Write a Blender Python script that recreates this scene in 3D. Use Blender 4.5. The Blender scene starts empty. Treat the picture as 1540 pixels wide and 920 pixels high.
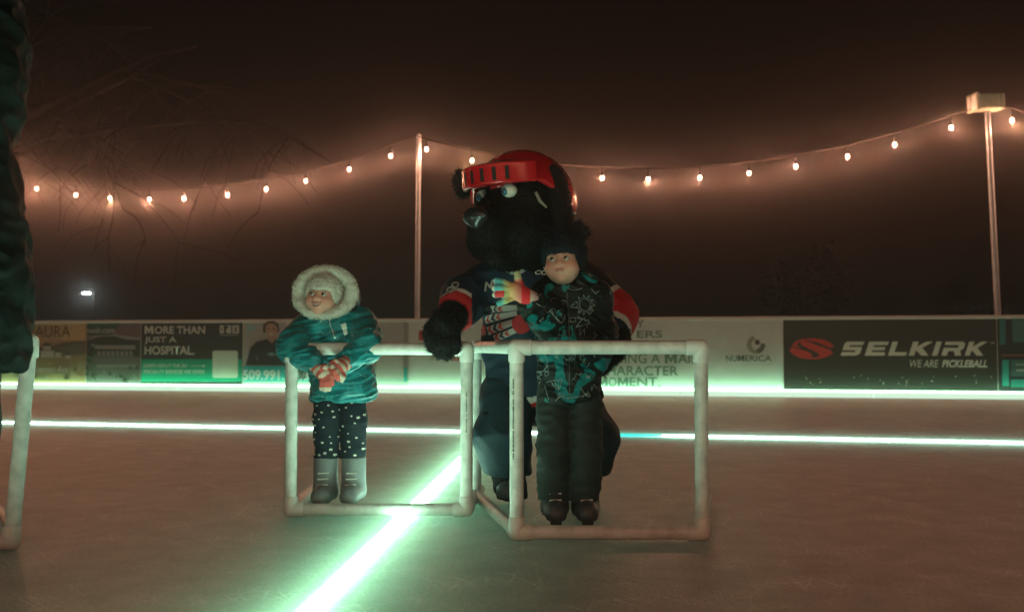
import bpy, bmesh, math, random
import numpy as np
from mathutils import Vector, Matrix, Euler
from mathutils.bvhtree import BVHTree
from mathutils.geometry import tessellate_polygon

sc = bpy.context.scene
C = sc.collection
random.seed(7)
R = math.radians

# ------------------------------------------------------------------ camera, sky, exposure
FPX, CX, CY, CAMZ = 1400.0, 770.0, 460.0, 0.663
PITCH = math.atan(60.0 / FPX)
cam_d = bpy.data.cameras.new('camera'); cam = bpy.data.objects.new('camera', cam_d); C.objects.link(cam)
cam.location = (0, 0, CAMZ); cam.rotation_euler = (math.pi / 2 + PITCH, 0, 0)
cam_d.sensor_width = 36.0; cam_d.lens = 36.0 * FPX / 1540.0
cam_d.clip_start = 0.05; cam_d.clip_end = 2000
cam_d.dof.use_dof = True; cam_d.dof.focus_distance = 3.45; cam_d.dof.aperture_fstop = 3.2
sc.camera = cam

world = bpy.data.worlds.new('World'); sc.world = world; world.use_nodes = True
wn = world.node_tree.nodes; wl = world.node_tree.links
bg = wn['Background']; sky = wn.new('ShaderNodeTexSky')
sky.sky_type = 'NISHITA'; sky.sun_disc = False
sky.sun_elevation = R(-4.8); sky.sun_rotation = R(170.0)
wl.new(sky.outputs[0], bg.inputs[0]); bg.inputs[1].default_value = 0.15

sc.view_settings.view_transform = 'Standard'; sc.view_settings.look = 'None'
sc.view_settings.gamma = 1.0; sc.view_settings.exposure = 0.0
sc.render.engine = 'CYCLES'
sc.cycles.use_denoising = True; sc.cycles.denoiser = 'OPENIMAGEDENOISE'; sc.cycles.denoising_input_passes = 'RGB_ALBEDO_NORMAL'; sc.cycles.denoising_prefilter = 'ACCURATE'
sc.cycles.max_bounces = 6; sc.cycles.diffuse_bounces = 3; sc.cycles.glossy_bounces = 3
sc.cycles.transmission_bounces = 4; sc.cycles.volume_bounces = 0
sc.cycles.sample_clamp_indirect = 4.0

# ------------------------------------------------------------------ helpers: pixels, objects, materials
def W(px, py, d):
    """photo pixel at depth d (metres along +Y) -> world point"""
    v = -(py - CY) / FPX
    y = math.cos(PITCH) - math.sin(PITCH) * v
    z = math.sin(PITCH) + math.cos(PITCH) * v
    t = d / y
    return Vector(((px - CX) / FPX * t, d, CAMZ + z * t))

def G(px, py):
    """photo pixel on the ice (z = 0)"""
    v = -(py - CY) / FPX
    y = math.cos(PITCH) - math.sin(PITCH) * v
    z = math.sin(PITCH) + math.cos(PITCH) * v
    t = -CAMZ / z
    return Vector(((px - CX) / FPX * t, y * t, 0))

def link(name, mesh, m=None, parent=None, loc=None, rot=None):
    o = bpy.data.objects.new(name, mesh); C.objects.link(o)
    if m is not None and mesh is not None and len(mesh.materials) == 0: mesh.materials.append(m)
    if parent is not None: o.parent = parent
    if loc is not None: o.location = loc
    if rot is not None: o.rotation_euler = rot
    return o

def tag(o, label=None, cat=None, group=None, kind=None):
    if label: o['label'] = label
    if cat: o['category'] = cat
    if group: o['group'] = group
    if kind: o['kind'] = kind
    return o

def thing(name, label, cat, loc=(0, 0, 0), rz=0.0, group=None):
    o = bpy.data.objects.new(name, None); C.objects.link(o)
    o.location = loc; o.rotation_euler = (0, 0, rz); o.empty_display_size = 0.1
    return tag(o, label, cat, group)

def mat(name, col, rough=0.6, spec=0.4, var=0.0, vscale=8.0, bump=0.0, bscale=60.0, metal=0.0, emit=None, estr=0.0, attr=False, coat=0.0, sheen=0.0):
    m = bpy.data.materials.new(name); m.use_nodes = True
    N = m.node_tree.nodes; L = m.node_tree.links
    p = N['Principled BSDF']
    p.inputs['Base Color'].default_value = (*col, 1); p.inputs['Roughness'].default_value = rough
    p.inputs['Specular IOR Level'].default_value = spec; p.inputs['Metallic'].default_value = metal
    p.inputs['Coat Weight'].default_value = coat; p.inputs['Sheen Weight'].default_value = sheen
    tc = N.new('ShaderNodeTexCoord')
    src = None
    if attr:
        a = N.new('ShaderNodeAttribute'); a.attribute_name = 'Col'; src = a.outputs['Color']
        L.new(src, p.inputs['Base Color'])
    if var > 0:
        nz = N.new('ShaderNodeTexNoise'); nz.inputs['Scale'].default_value = vscale; nz.inputs['Detail'].default_value = 5
        L.new(tc.outputs['Object'], nz.inputs['Vector'])
        mr = N.new('ShaderNodeMapRange'); mr.inputs[1].default_value = 0.3; mr.inputs[2].default_value = 0.7
        mr.inputs[3].default_value = 1 - var; mr.inputs[4].default_value = 1 + var
        L.new(nz.outputs['Fac'], mr.inputs[0])
        mx = N.new('ShaderNodeMix'); mx.data_type = 'RGBA'; mx.blend_type = 'MULTIPLY'; mx.inputs[0].default_value = 1
        if src is not None: L.new(src, mx.inputs[6])
        else: mx.inputs[6].default_value = (*col, 1)
        L.new(mr.outputs[0], mx.inputs[7]); L.new(mx.outputs[2], p.inputs['Base Color'])
        rr = N.new('ShaderNodeMapRange'); rr.inputs[1].default_value = 0.3; rr.inputs[2].default_value = 0.7
        rr.inputs[3].default_value = max(0.02, rough - 0.08); rr.inputs[4].default_value = min(1, rough + 0.08)
        L.new(nz.outputs['Fac'], rr.inputs[0]); L.new(rr.outputs[0], p.inputs['Roughness'])
    if bump > 0:
        nb = N.new('ShaderNodeTexNoise'); nb.inputs['Scale'].default_value = bscale; nb.inputs['Detail'].default_value = 4
        L.new(tc.outputs['Object'], nb.inputs['Vector'])
        b = N.new('ShaderNodeBump'); b.inputs['Strength'].default_value = bump; b.inputs['Distance'].default_value = 0.01
        L.new(nb.outputs['Fac'], b.inputs['Height']); L.new(b.outputs[0], p.inputs['Normal'])
    if emit is not None:
        p.inputs['Emission Color'].default_value = (*emit, 1); p.inputs['Emission Strength'].default_value = estr
    return m

def emitter(name, col, strength):
    m = bpy.data.materials.new(name); m.use_nodes = True
    N = m.node_tree.nodes; N.clear()
    e = N.new('ShaderNodeEmission'); e.inputs[0].default_value = (*col, 1); e.inputs[1].default_value = strength
    o = N.new('ShaderNodeOutputMaterial'); m.node_tree.links.new(e.outputs[0], o.inputs[0])
    return m

def mesh_from(verts, faces, smooth=False):
    me = bpy.data.meshes.new('mesh'); me.from_pydata([tuple(v) for v in verts], [], [tuple(f) for f in faces]); me.update()
    if smooth: me.polygons.foreach_set('use_smooth', [True] * len(me.polygons))
    return me

class MB:
    def __init__(s): s.v = []; s.f = []
    def box(s, lo, hi, M=None):
        b = len(s.v); x0, y0, z0 = lo; x1, y1, z1 = hi
        c = [(x0,y0,z0),(x1,y0,z0),(x1,y1,z0),(x0,y1,z0),(x0,y0,z1),(x1,y0,z1),(x1,y1,z1),(x0,y1,z1)]
        s.v += [tuple(M @ Vector(p)) if M else p for p in c]
        s.f += [tuple(b + i for i in q) for q in ((0,3,2,1),(4,5,6,7),(0,1,5,4),(1,2,6,5),(2,3,7,6),(3,0,4,7))]
        return s
    def tube(s, pts, rad, seg=12, cap=True):
        pts = [Vector(p) for p in pts]; n = len(pts)
        if not hasattr(rad, '__len__'): rad = [rad] * n
        b = len(s.v); up = None
        for i, p in enumerate(pts):
            t = (pts[min(i + 1, n - 1)] - pts[max(i - 1, 0)]).normalized()
            if up is None:
                up = Vector((0, 0, 1)) if abs(t.z) < 0.9 else Vector((1, 0, 0))
            a = t.cross(up).normalized(); bb = a.cross(t).normalized(); up = bb
            for k in range(seg):
                th = 2 * math.pi * k / seg
                s.v.append(tuple(p + (a * math.cos(th) + bb * math.sin(th)) * rad[i]))
        for i in range(n - 1):
            for k in range(seg):
                s.f.append((b + i*seg + k, b + i*seg + (k+1) % seg, b + (i+1)*seg + (k+1) % seg, b + (i+1)*seg + k))
        if cap:
            s.f.append(tuple(b + k for k in reversed(range(seg)))); s.f.append(tuple(b + (n-1)*seg + k for k in range(seg)))
        return s
    def poly(s, pts):
        b = len(s.v); s.v += [tuple(p) for p in pts]; s.f.append(tuple(range(b, b + len(pts)))); return s
    def build(s, name, m, parent=None, smooth=False, bevel=0.0):
        me = mesh_from(s.v, s.f, smooth)
        o = link(name, me, m, parent)
        if bevel:
            md = o.modifiers.new('bevel', 'BEVEL'); md.width = bevel; md.segments = 2
        if smooth and not bevel:
            try: me.set_sharp_from_angle(angle=R(50))
            except Exception: pass
        return o

def ball(c, r, seg=16, rings=10):
    v = []; f = []
    rx, ry, rz = r if hasattr(r, '__len__') else (r, r, r)
    for i in range(rings + 1):
        ph = math.pi * i / rings
        for k in range(seg):
            th = 2 * math.pi * k / seg
            v.append((c[0] + rx*math.sin(ph)*math.cos(th), c[1] + ry*math.sin(ph)*math.sin(th), c[2] + rz*math.cos(ph)))
    for i in range(rings):
        for k in range(seg):
            f.append((i*seg+k, (i+1)*seg+k, (i+1)*seg+(k+1) % seg, i*seg+(k+1) % seg))
    return mesh_from(v, f, True)

# ------------------------------------------------------------------ implicit surfaces (people, costumes, clothing)
V3 = lambda p: np.array(p, dtype=np.float32)
def rc(P, a, b, r1, r2, flat=None):
    a = V3(a); b = V3(b)
    if flat is not None:
        s = V3(flat); P = P / s; a = a / s; b = b / s
    ba = b - a; pa = P - a
    h = np.clip(pa @ ba / max(float(ba @ ba), 1e-9), 0, 1)
    return np.linalg.norm(pa - h[:, None] * ba, axis=1) - (r1 + (r2 - r1) * h)
def el(P, c, r, rot=None):
    Q = P - V3(c)
    if rot is not None: Q = Q @ np.array(rot, dtype=np.float32)
    r = V3(r); k0 = np.linalg.norm(Q / r, axis=1); k1 = np.linalg.norm(Q / (r * r), axis=1) + 1e-9
    return k0 * (k0 - 1) / k1
def smin(a, b, k):
    h = np.clip(0.5 + 0.5 * (b - a) / k, 0, 1)
    return b * (1 - h) + a * h - k * h * (1 - h)
def smax(a, b, k): return -smin(-a, -b, k)
def chain(P, pts, rad, k=0.02, flat=None):
    d = None
    for i in range(len(pts) - 1):
        e = rc(P, pts[i], pts[i + 1], rad[i], rad[i + 1], flat)
        d = e if d is None else smin(d, e, k)
    return d
def wob(P, freq, seed=0, n=6):
    g = np.random.RandomState(seed); s = 0
    for i in range(n):
        w = g.normal(size=3); w = (w / np.linalg.norm(w) * g.uniform(0.6, 1.6)).astype(np.float32) * (freq if not hasattr(freq, '__len__') else V3(freq))
        s = s + np.sin(P @ w.astype(np.float32) + g.uniform(0, 6.28))
    return s / n * 1.4
def ridge(P, freq, seed=0): return 1 - np.abs(wob(P, freq, seed, 5)) * 1.6

def surf(fn, lo, hi, h):
    lo = V3(lo); hi = V3(hi); B = 12
    n = np.maximum(np.ceil((hi - lo) / h / B).astype(int), 1)
    N = n * B + 1
    D = np.full(tuple(N), 1.0, dtype=np.float32)
    bi = np.stack(np.meshgrid(*[np.arange(k) for k in n], indexing='ij'), -1).reshape(-1, 3)
    cen = lo + (bi * B + B / 2).astype(np.float32) * h
    dc = fn(cen.astype(np.float32))
    lim = B * h * 0.87 * 1.35 + 0.02
    act = np.abs(dc) < lim
    for q, dv in zip(bi[~act], dc[~act]):
        D[q[0]*B:q[0]*B+B+1, q[1]*B:q[1]*B+B+1, q[2]*B:q[2]*B+B+1] = dv
    off = np.stack(np.meshgrid(*[np.arange(B + 1)] * 3, indexing='ij'), -1).reshape(-1, 3)
    A = bi[act]
    for s in range(0, len(A), 120):
        Q = A[s:s + 120]
        idx = (Q[:, None, :] * B + off[None]).reshape(-1, 3)
        d = fn((lo + idx.astype(np.float32) * h).astype(np.float32))
        D[idx[:, 0], idx[:, 1], idx[:, 2]] = d
    S = D < 0
    cs = [(i, j, k) for i in (0, 1) for j in (0, 1) for k in (0, 1)]
    sh = tuple(N - 1)
    sl = lambda A, c: A[c[0]:c[0]+sh[0], c[1]:c[1]+sh[1], c[2]:c[2]+sh[2]]
    cnt = sum(sl(S, c).astype(np.int8) for c in cs)
    mix = (cnt > 0) & (cnt < 8)
    I = np.argwhere(mix)
    acc = np.zeros((len(I), 3), np.float32); num = np.zeros(len(I), np.float32)
    for c in cs:
        for ax in range(3):
            if c[ax] == 1: continue
            c2 = list(c); c2[ax] = 1
            i0 = I + np.array(c); i1 = I + np.array(c2)
            a = D[i0[:, 0], i0[:, 1], i0[:, 2]]; b = D[i1[:, 0], i1[:, 1], i1[:, 2]]
            m = (a < 0) != (b < 0)
            t = np.where(m, a / np.where(m, a - b, 1), 0)
            p = i0.astype(np.float32); p[:, ax] += t
            acc[m] += p[m]; num[m] += 1
    verts = lo + acc / num[:, None] * h
    vid = np.full(sh, -1, np.int64); vid[I[:, 0], I[:, 1], I[:, 2]] = np.arange(len(I))
    faces = []
    for ax in range(3):
        u, v = (ax + 1) % 3, (ax + 2) % 3
        s0 = [slice(1, -1)] * 3; s1 = [slice(1, -1)] * 3
        s0[ax] = slice(0, -1); s1[ax] = slice(1, None)
        a = S[tuple(s0)]; b = S[tuple(s1)]
        E = np.argwhere(a != b)
        if len(E) == 0: continue
        inside = a[E[:, 0], E[:, 1], E[:, 2]]
        base = E.copy(); base[:, u] += 1; base[:, v] += 1
        def cell(du, dv):
            q = base.copy(); q[:, u] -= du; q[:, v] -= dv
            return vid[q[:, 0], q[:, 1], q[:, 2]]
        q = np.stack([cell(0, 0), cell(1, 0), cell(1, 1), cell(0, 1)], 1)
        q[~inside] = q[~inside][:, ::-1]
        faces.append(q)
    F = np.concatenate(faces); F = F[(F >= 0).all(1)]
    return verts, F

def sdf_obj(name, fn, lo, hi, h, m, parent=None, colfn=None, keep=False):
    v, f = surf(fn, lo, hi, h)
    me = mesh_from(v.tolist(), f.tolist(), True)
    if colfn is not None:
        col = np.ones((len(v), 4), np.float32); col[:, :3] = colfn(v)
        at = me.color_attributes.new('Col', 'FLOAT_COLOR', 'POINT'); at.data.foreach_set('color', col.ravel())
    return link(name, me, m, parent)

def tufts(src, name, m, parent, n, length, width, droop=0.3, seed=1, spread=0.5, keep=None):
    """short fur: thin triangles growing out of a mesh's surface"""
    me = src.data; g = np.random.RandomState(seed)
    nv = len(me.vertices); co = np.empty(nv * 3, np.float32); me.vertices.foreach_get('co', co); co = co.reshape(-1, 3)
    no = np.empty(nv * 3, np.float32); me.vertices.foreach_get('normal', no); no = no.reshape(-1, 3)
    pool = np.arange(nv)
    if keep is not None: pool = pool[keep(co)]
    i = g.choice(pool, n)
    p = co[i] + g.normal(size=(n, 3)).astype(np.float32) * 0.003
    d = no[i] + g.normal(size=(n, 3)) * spread; d[:, 2] -= droop
    d /= np.linalg.norm(d, axis=1)[:, None]
    t = np.cross(d, g.normal(size=(n, 3))); t /= np.linalg.norm(t, axis=1)[:, None] + 1e-9
    L = length * g.uniform(0.5, 1.2, (n, 1))
    a = p - no[i] * 0.003 - t * width; b = p - no[i] * 0.003 + t * width; c = p + d * L
    v = np.stack([a, b, c], 1).reshape(-1, 3)
    f = np.arange(3 * n).reshape(-1, 3)
    o = link(name, mesh_from(v.tolist(), f.tolist(), False), m, parent)
    o['kind'] = 'stuff'
    return o

def bvh_of(o): 
    me = o.data
    return BVHTree.FromPolygons([v.co for v in me.vertices], [tuple(p.vertices) for p in me.polygons])

def cast(bvh, x, z, y0=-2.0, off=0.0025):
    hit = bvh.ray_cast(Vector((x, y0, z)), Vector((0, 1, 0)))
    if hit[0] is None: return None
    return hit[0] + hit[1] * off * (1 if hit[1].y < 0 else -1)

def strokes(bvh, lines, w, name, m, parent, step=0.004, off=0.0025):
    mb = MB()
    for pl in lines:
        pts = []
        for (x0, z0), (x1, z1) in zip(pl[:-1], pl[1:]):
            k = max(1, int(math.hypot(x1 - x0, z1 - z0) / step))
            for i in range(k): pts.append((x0 + (x1 - x0) * i / k, z0 + (z1 - z0) * i / k))
        pts.append(pl[-1]); prev = None
        for i, (x, z) in enumerate(pts):
            a = pts[max(i - 1, 0)]; b = pts[min(i + 1, len(pts) - 1)]
            dx, dz = b[0] - a[0], b[1] - a[1]; l = math.hypot(dx, dz) or 1
            nx, nz = -dz / l * w, dx / l * w
            p, q = cast(bvh, x + nx, z + nz, off=off), cast(bvh, x - nx, z - nz, off=off)
            if p is None or q is None: prev = None; continue
            if prev is not None and (prev[0] - p).length < 0.03: mb.poly([prev[0], prev[1], q, p])
            prev = (p, q)
    return mb.build(name, m, parent)

def patch(bvh, polys, name, m, parent, off=0.0025, cuts=4):
    """flat print: filled polygons (x, z) laid on a surface"""
    bm = bmesh.new()
    for pl in polys:
        vs = [bm.verts.new((x, 0, z)) for x, z in pl]
        bm.faces.new(vs)
    bmesh.ops.triangulate(bm, faces=bm.faces[:])
    if cuts: bmesh.ops.subdivide_edges(bm, edges=bm.edges[:], cuts=cuts, use_grid_fill=True)
    bad = []
    for v in bm.verts:
        p = cast(bvh, v.co.x, v.co.z, off=off)
        if p is None: bad.append(v)
        else: v.co = p
    bmesh.ops.delete(bm, geom=bad, context='VERTS')
    me = bpy.data.meshes.new('mesh'); bm.to_mesh(me); bm.free()
    return link(name, me, m, parent)

def circ(cx, cz, r, n=20, a0=0, a1=2 * math.pi, sq=1.0):
    return [(cx + r * math.cos(a0 + (a1 - a0) * i / n), cz + sq * r * math.sin(a0 + (a1 - a0) * i / n)) for i in range(n + 1)]
def star(cx, cz, r, rot=0):
    return [(cx + (r if i % 2 == 0 else r * 0.42) * math.sin(rot + math.pi * i / 5), cz + (r if i % 2 == 0 else r * 0.42) * math.cos(rot + math.pi * i / 5)) for i in range(10)]

def text_mesh(s, bold=0.0, shear=0.0, sx=1.0, spacing=1.0):
    cu = bpy.data.curves.new('text', 'FONT'); cu.body = s; cu.size = 1.0; cu.offset = bold; cu.shear = shear; cu.space_character = spacing
    cu.resolution_u = 3
    o = bpy.data.objects.new('text', cu); C.objects.link(o)
    dg = bpy.context.evaluated_depsgraph_get(); dg.update()
    me = bpy.data.meshes.new_from_object(o.evaluated_get(dg))
    bpy.data.objects.remove(o); bpy.data.curves.remove(cu)
    co = np.empty(len(me.vertices) * 3, np.float32); me.vertices.foreach_get('co', co)
    return me, co.reshape(-1, 3)

# ------------------------------------------------------------------ materials
M = {}
GREENW = (0.55, 1.0, 0.70)
M['lens'] = emitter('under_ice_led', GREENW, 40)
M['lens_near'] = emitter('under_ice_led_near', GREENW, 62)
M['lens_far'] = emitter('under_ice_led_far', (0.62, 1.0, 0.80), 20)
M['lens_cyan'] = emitter('under_ice_led_cyan', (0.03, 0.78, 0.64), 1.1)
M['tube_cyan'] = emitter('led_tube_cyan', (0.02, 0.8, 0.66), 45)
M['tube'] = emitter('led_tube', (0.42, 1.0, 0.58), 28.0)
M['tube_dim'] = emitter('led_tube_dim', (0.40, 1.0, 0.56), 10.0)
M['tube_far'] = emitter('led_tube_far', (0.56, 1.0, 0.76), 95.0)
M['kick'] = emitter('kick_led', (0.74, 1.0, 0.76), 0.95)
M['kick_top'] = emitter('kick_led_up', (0.46, 1.0, 0.58), 10.0)
M['bulb'] = emitter('filament_bulb', (1.0, 0.62, 0.40), 14.0)
M['far_lamp'] = emitter('far_lamp', (0.85, 1.0, 0.95), 110.0)
M['pvc'] = mat('pvc', (0.60, 0.62, 0.59), 0.36, 0.45, var=0.20, vscale=26, bump=0.10, bscale=120)
M['pvc_fit'] = mat('pvc_fitting', (0.66, 0.67, 0.64), 0.30, 0.5, var=0.08, vscale=20)
M['ink'] = mat('ink', (0.02, 0.02, 0.02), 0.6)
M['pole'] = mat('galvanised', (0.30, 0.35, 0.38), 0.42, 0.5, var=0.15, vscale=9, metal=0.4)
M['wire'] = mat('wire', (0.07, 0.06, 0.055), 0.6)
M['socket'] = mat('socket', (0.03, 0.03, 0.03), 0.5)
M['board'] = mat('board_plastic', (0.62, 0.62, 0.60), 0.35, 0.4, var=0.06, vscale=4)
M['cap'] = mat('cap_rail', (0.60, 0.57, 0.55), 0.4)
M['print'] = mat('print', (1, 1, 1), 0.38, 0.35, attr=True, var=0.05, vscale=6)
M['letter_white'] = mat('letter_white', (0.72, 0.74, 0.70), 0.45)
M['letter_grey'] = mat('letter_grey', (0.15, 0.20, 0.19), 0.45)
M['letter_grey_greenlit'] = mat('letter_grey_greenlit', (0.11, 0.22, 0.16), 0.45)  # grey lettering with the green LED light put into its colour
M['letter_dark'] = mat('letter_dark', (0.04, 0.05, 0.05), 0.45)
M['letter_brown'] = mat('letter_brown', (0.12, 0.07, 0.04), 0.45)
M['letter_red'] = mat('letter_red', (0.55, 0.03, 0.03), 0.45)
M['letter_faint'] = mat('letter_faint', (0.42, 0.42, 0.38), 0.45)
M['ground'] = mat('pavement', (0.06, 0.06, 0.06), 0.85, 0.2, var=0.3, vscale=2, bump=0.3, bscale=30)
M['bark'] = mat('bark', (0.028, 0.024, 0.022), 0.9, 0.2, var=0.3, vscale=6)
M['needle'] = mat('needles', (0.035, 0.055, 0.035), 0.8, 0.2, var=0.4, vscale=2)
M['lamp_metal'] = mat('lamp_metal', (0.05, 0.05, 0.05), 0.5)
M['fixture'] = mat('fixture_shell', (0.36, 0.42, 0.32), 0.45, var=0.12, vscale=12)

# ice: frosted, translucent, scratched by skates
def ice_material():
    m = bpy.data.materials.new('ice'); m.use_nodes = True
    N = m.node_tree.nodes; L = m.node_tree.links
    p = N['Principled BSDF']; out = N['Material Output']
    tc = N.new('ShaderNodeTexCoord')
    n1 = N.new('ShaderNodeTexNoise'); n1.inputs['Scale'].default_value = 0.9; n1.inputs['Detail'].default_value = 6
    L.new(tc.outputs['Object'], n1.inputs['Vector'])
    cr = N.new('ShaderNodeValToRGB')
    cr.color_ramp.elements[0].position = 0.3; cr.color_ramp.elements[0].color = (0.40, 0.40, 0.41, 1)
    cr.color_ramp.elements[1].position = 0.7; cr.color_ramp.elements[1].color = (0.58, 0.58, 0.58, 1)
    L.new(n1.outputs['Fac'], cr.inputs[0])
    # skate scratches: thin distorted bands at two angles
    sc_out = None
    for ang, s, thr in ((0.35, 9.0, 0.978), (-0.6, 7.0, 0.982), (1.25, 8.0, 0.980), (2.3, 11.0, 0.984), (0.0, 6.0, 0.985)):
        mp = N.new('ShaderNodeMapping'); mp.inputs['Rotation'].default_value = (0, 0, ang)
        L.new(tc.outputs['Object'], mp.inputs['Vector'])
        wv = N.new('ShaderNodeTexWave'); wv.inputs['Scale'].default_value = s * 0.35; wv.inputs['Distortion'].default_value = 9
        wv.inputs['Detail'].default_value = 2.5; wv.inputs['Detail Scale'].default_value = 0.6
        L.new(mp.outputs[0], wv.inputs['Vector'])
        gt = N.new('ShaderNodeMapRange'); gt.inputs[1].default_value = thr; gt.inputs[2].default_value = 1.0
        L.new(wv.outputs['Fac'], gt.inputs[0])
        if sc_out is None: sc_out = gt.outputs[0]
        else:
            ad = N.new('ShaderNodeMath'); ad.operation = 'MAXIMUM'; L.new(sc_out, ad.inputs[0]); L.new(gt.outputs[0], ad.inputs[1]); sc_out = ad.outputs[0]
    brk = N.new('ShaderNodeTexNoise'); brk.inputs['Scale'].default_value = 3.5; L.new(tc.outputs['Object'], brk.inputs['Vector'])
    bm_ = N.new('ShaderNodeMapRange'); bm_.inputs[1].default_value = 0.48; bm_.inputs[2].default_value = 0.62; L.new(brk.outputs['Fac'], bm_.inputs[0])
    ml = N.new('ShaderNodeMath'); ml.operation = 'MULTIPLY'; L.new(sc_out, ml.inputs[0]); L.new(bm_.outputs[0], ml.inputs[1])
    mx = N.new('ShaderNodeMix'); mx.data_type = 'RGBA'; L.new(ml.outputs[0], mx.inputs[0]); L.new(cr.outputs[0], mx.inputs[6]); mx.inputs[7].default_value = (0.70, 0.70, 0.70, 1)
    fr = N.new('ShaderNodeTexNoise'); fr.inputs['Scale'].default_value = 75; fr.inputs['Detail'].default_value = 6; fr.inputs['Roughness'].default_value = 0.75
    L.new(tc.outputs['Object'], fr.inputs['Vector'])
    fm = N.new('ShaderNodeMapRange'); fm.inputs[1].default_value = 0.3; fm.inputs[2].default_value = 0.72; fm.inputs[3].default_value = 0.55; fm.inputs[4].default_value = 1.45
    L.new(fr.outputs['Fac'], fm.inputs[0])
    mf = N.new('ShaderNodeMix'); mf.data_type = 'RGBA'; mf.blend_type = 'MULTIPLY'; mf.inputs[0].default_value = 1
    L.new(mx.outputs[2], mf.inputs[6]); L.new(fm.outputs[0], mf.inputs[7])
    sp_ = N.new('ShaderNodeTexNoise'); sp_.inputs['Scale'].default_value = 170; sp_.inputs['Detail'].default_value = 1; L.new(tc.outputs['Object'], sp_.inputs['Vector'])
    sg = N.new('ShaderNodeMapRange'); sg.inputs[1].default_value = 0.70; sg.inputs[2].default_value = 0.74; L.new(sp_.outputs['Fac'], sg.inputs[0])  # pale specks: ice sparkle painted into the base colour
    mo = N.new('ShaderNodeTexNoise'); mo.inputs['Scale'].default_value = 7; mo.inputs['Detail'].default_value = 5; L.new(tc.outputs['Object'], mo.inputs['Vector'])
    mg = N.new('ShaderNodeMapRange'); mg.inputs[1].default_value = 0.3; mg.inputs[2].default_value = 0.7; mg.inputs[3].default_value = 0.78; mg.inputs[4].default_value = 1.2; L.new(mo.outputs['Fac'], mg.inputs[0])
    m2 = N.new('ShaderNodeMix'); m2.data_type = 'RGBA'; m2.blend_type = 'MULTIPLY'; m2.inputs[0].default_value = 1; L.new(mf.outputs[2], m2.inputs[6]); L.new(mg.outputs[0], m2.inputs[7])
    m3 = N.new('ShaderNodeMix'); m3.data_type = 'RGBA'; L.new(sg.outputs[0], m3.inputs[0]); L.new(m2.outputs[2], m3.inputs[6]); m3.inputs[7].default_value = (0.85, 0.85, 0.85, 1)
    L.new(m3.outputs[2], p.inputs['Base Color'])
    p.inputs['Roughness'].default_value = 0.34; p.inputs['IOR'].default_value = 1.31
    fine = N.new('ShaderNodeTexNoise'); fine.inputs['Scale'].default_value = 190; fine.inputs['Detail'].default_value = 3; L.new(tc.outputs['Object'], fine.inputs['Vector'])
    med = N.new('ShaderNodeTexNoise'); med.inputs['Scale'].default_value = 26; med.inputs['Detail'].default_value = 4; L.new(tc.outputs['Object'], med.inputs['Vector'])
    sm = N.new('ShaderNodeMath'); sm.operation = 'MULTIPLY_ADD'; L.new(med.outputs['Fac'], sm.inputs[0]); sm.inputs[1].default_value = 1.6; L.new(fine.outputs['Fac'], sm.inputs[2])
    s2 = N.new('ShaderNodeMath'); s2.operation = 'MULTIPLY_ADD'; L.new(ml.outputs[0], s2.inputs[0]); s2.inputs[1].default_value = -0.5; L.new(sm.outputs[0], s2.inputs[2])
    b = N.new('ShaderNodeBump'); b.inputs['Strength'].default_value = 0.55; b.inputs['Distance'].default_value = 0.006
    L.new(s2.outputs[0], b.inputs['Height']); L.new(b.outputs[0], p.inputs['Normal'])
    tr = N.new('ShaderNodeBsdfTranslucent'); tr.inputs[0].default_value = (0.75, 0.85, 0.80, 1)
    ms = N.new('ShaderNodeMixShader'); ms.inputs[0].default_value = 0.22
    L.new(p.outputs[0], ms.inputs[1]); L.new(tr.outputs[0], ms.inputs[2]); L.new(ms.outputs[0], out.inputs[0])
    return m
M['ice'] = ice_material()

# ------------------------------------------------------------------ the setting: ground, ice
g = MB().poly([(-300, -100, -0.25), (300, -100, -0.25), (300, 500, -0.25), (-300, 500, -0.25)]).build('ground', M['ground']); g['kind'] = 'structure'
P0 = Vector((-7.32, 14.43, 0)); P1 = Vector((6.13, 11.76, 0)); DU = (P1 - P0).normalized(); ND = Vector((DU.y, -DU.x, 0))   # ND points at the camera
if ND.y > 0: ND = -ND
ANG = math.atan2(DU.y, DU.x)
def BU(u, off=0.0, z=0.0): p = P0 + DU * u + ND * off; return Vector((p.x, p.y, z))
def Bpix(px, py, off=0.0):
    """photo pixel on the board face -> (u, z)"""
    v = -(py - CY) / FPX
    dr = Vector(((px - CX) / FPX, math.cos(PITCH) - math.sin(PITCH) * v, math.sin(PITCH) + math.cos(PITCH) * v))
    o = Vector((0, 0, CAMZ)); pl = P0 + ND * off
    t = (pl - o).dot(ND) / dr.dot(ND)
    h = o + dr * t
    return (h - P0).dot(DU), h.z
e0, e1 = BU(-9), BU(25)
ice = MB().poly([(-16, -5, 0), (20, -5, 0), (e1.x, e1.y, 0), (e0.x, e0.y, 0)]).build('ice_rink', M['ice']); ice['kind'] = 'structure'

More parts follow.
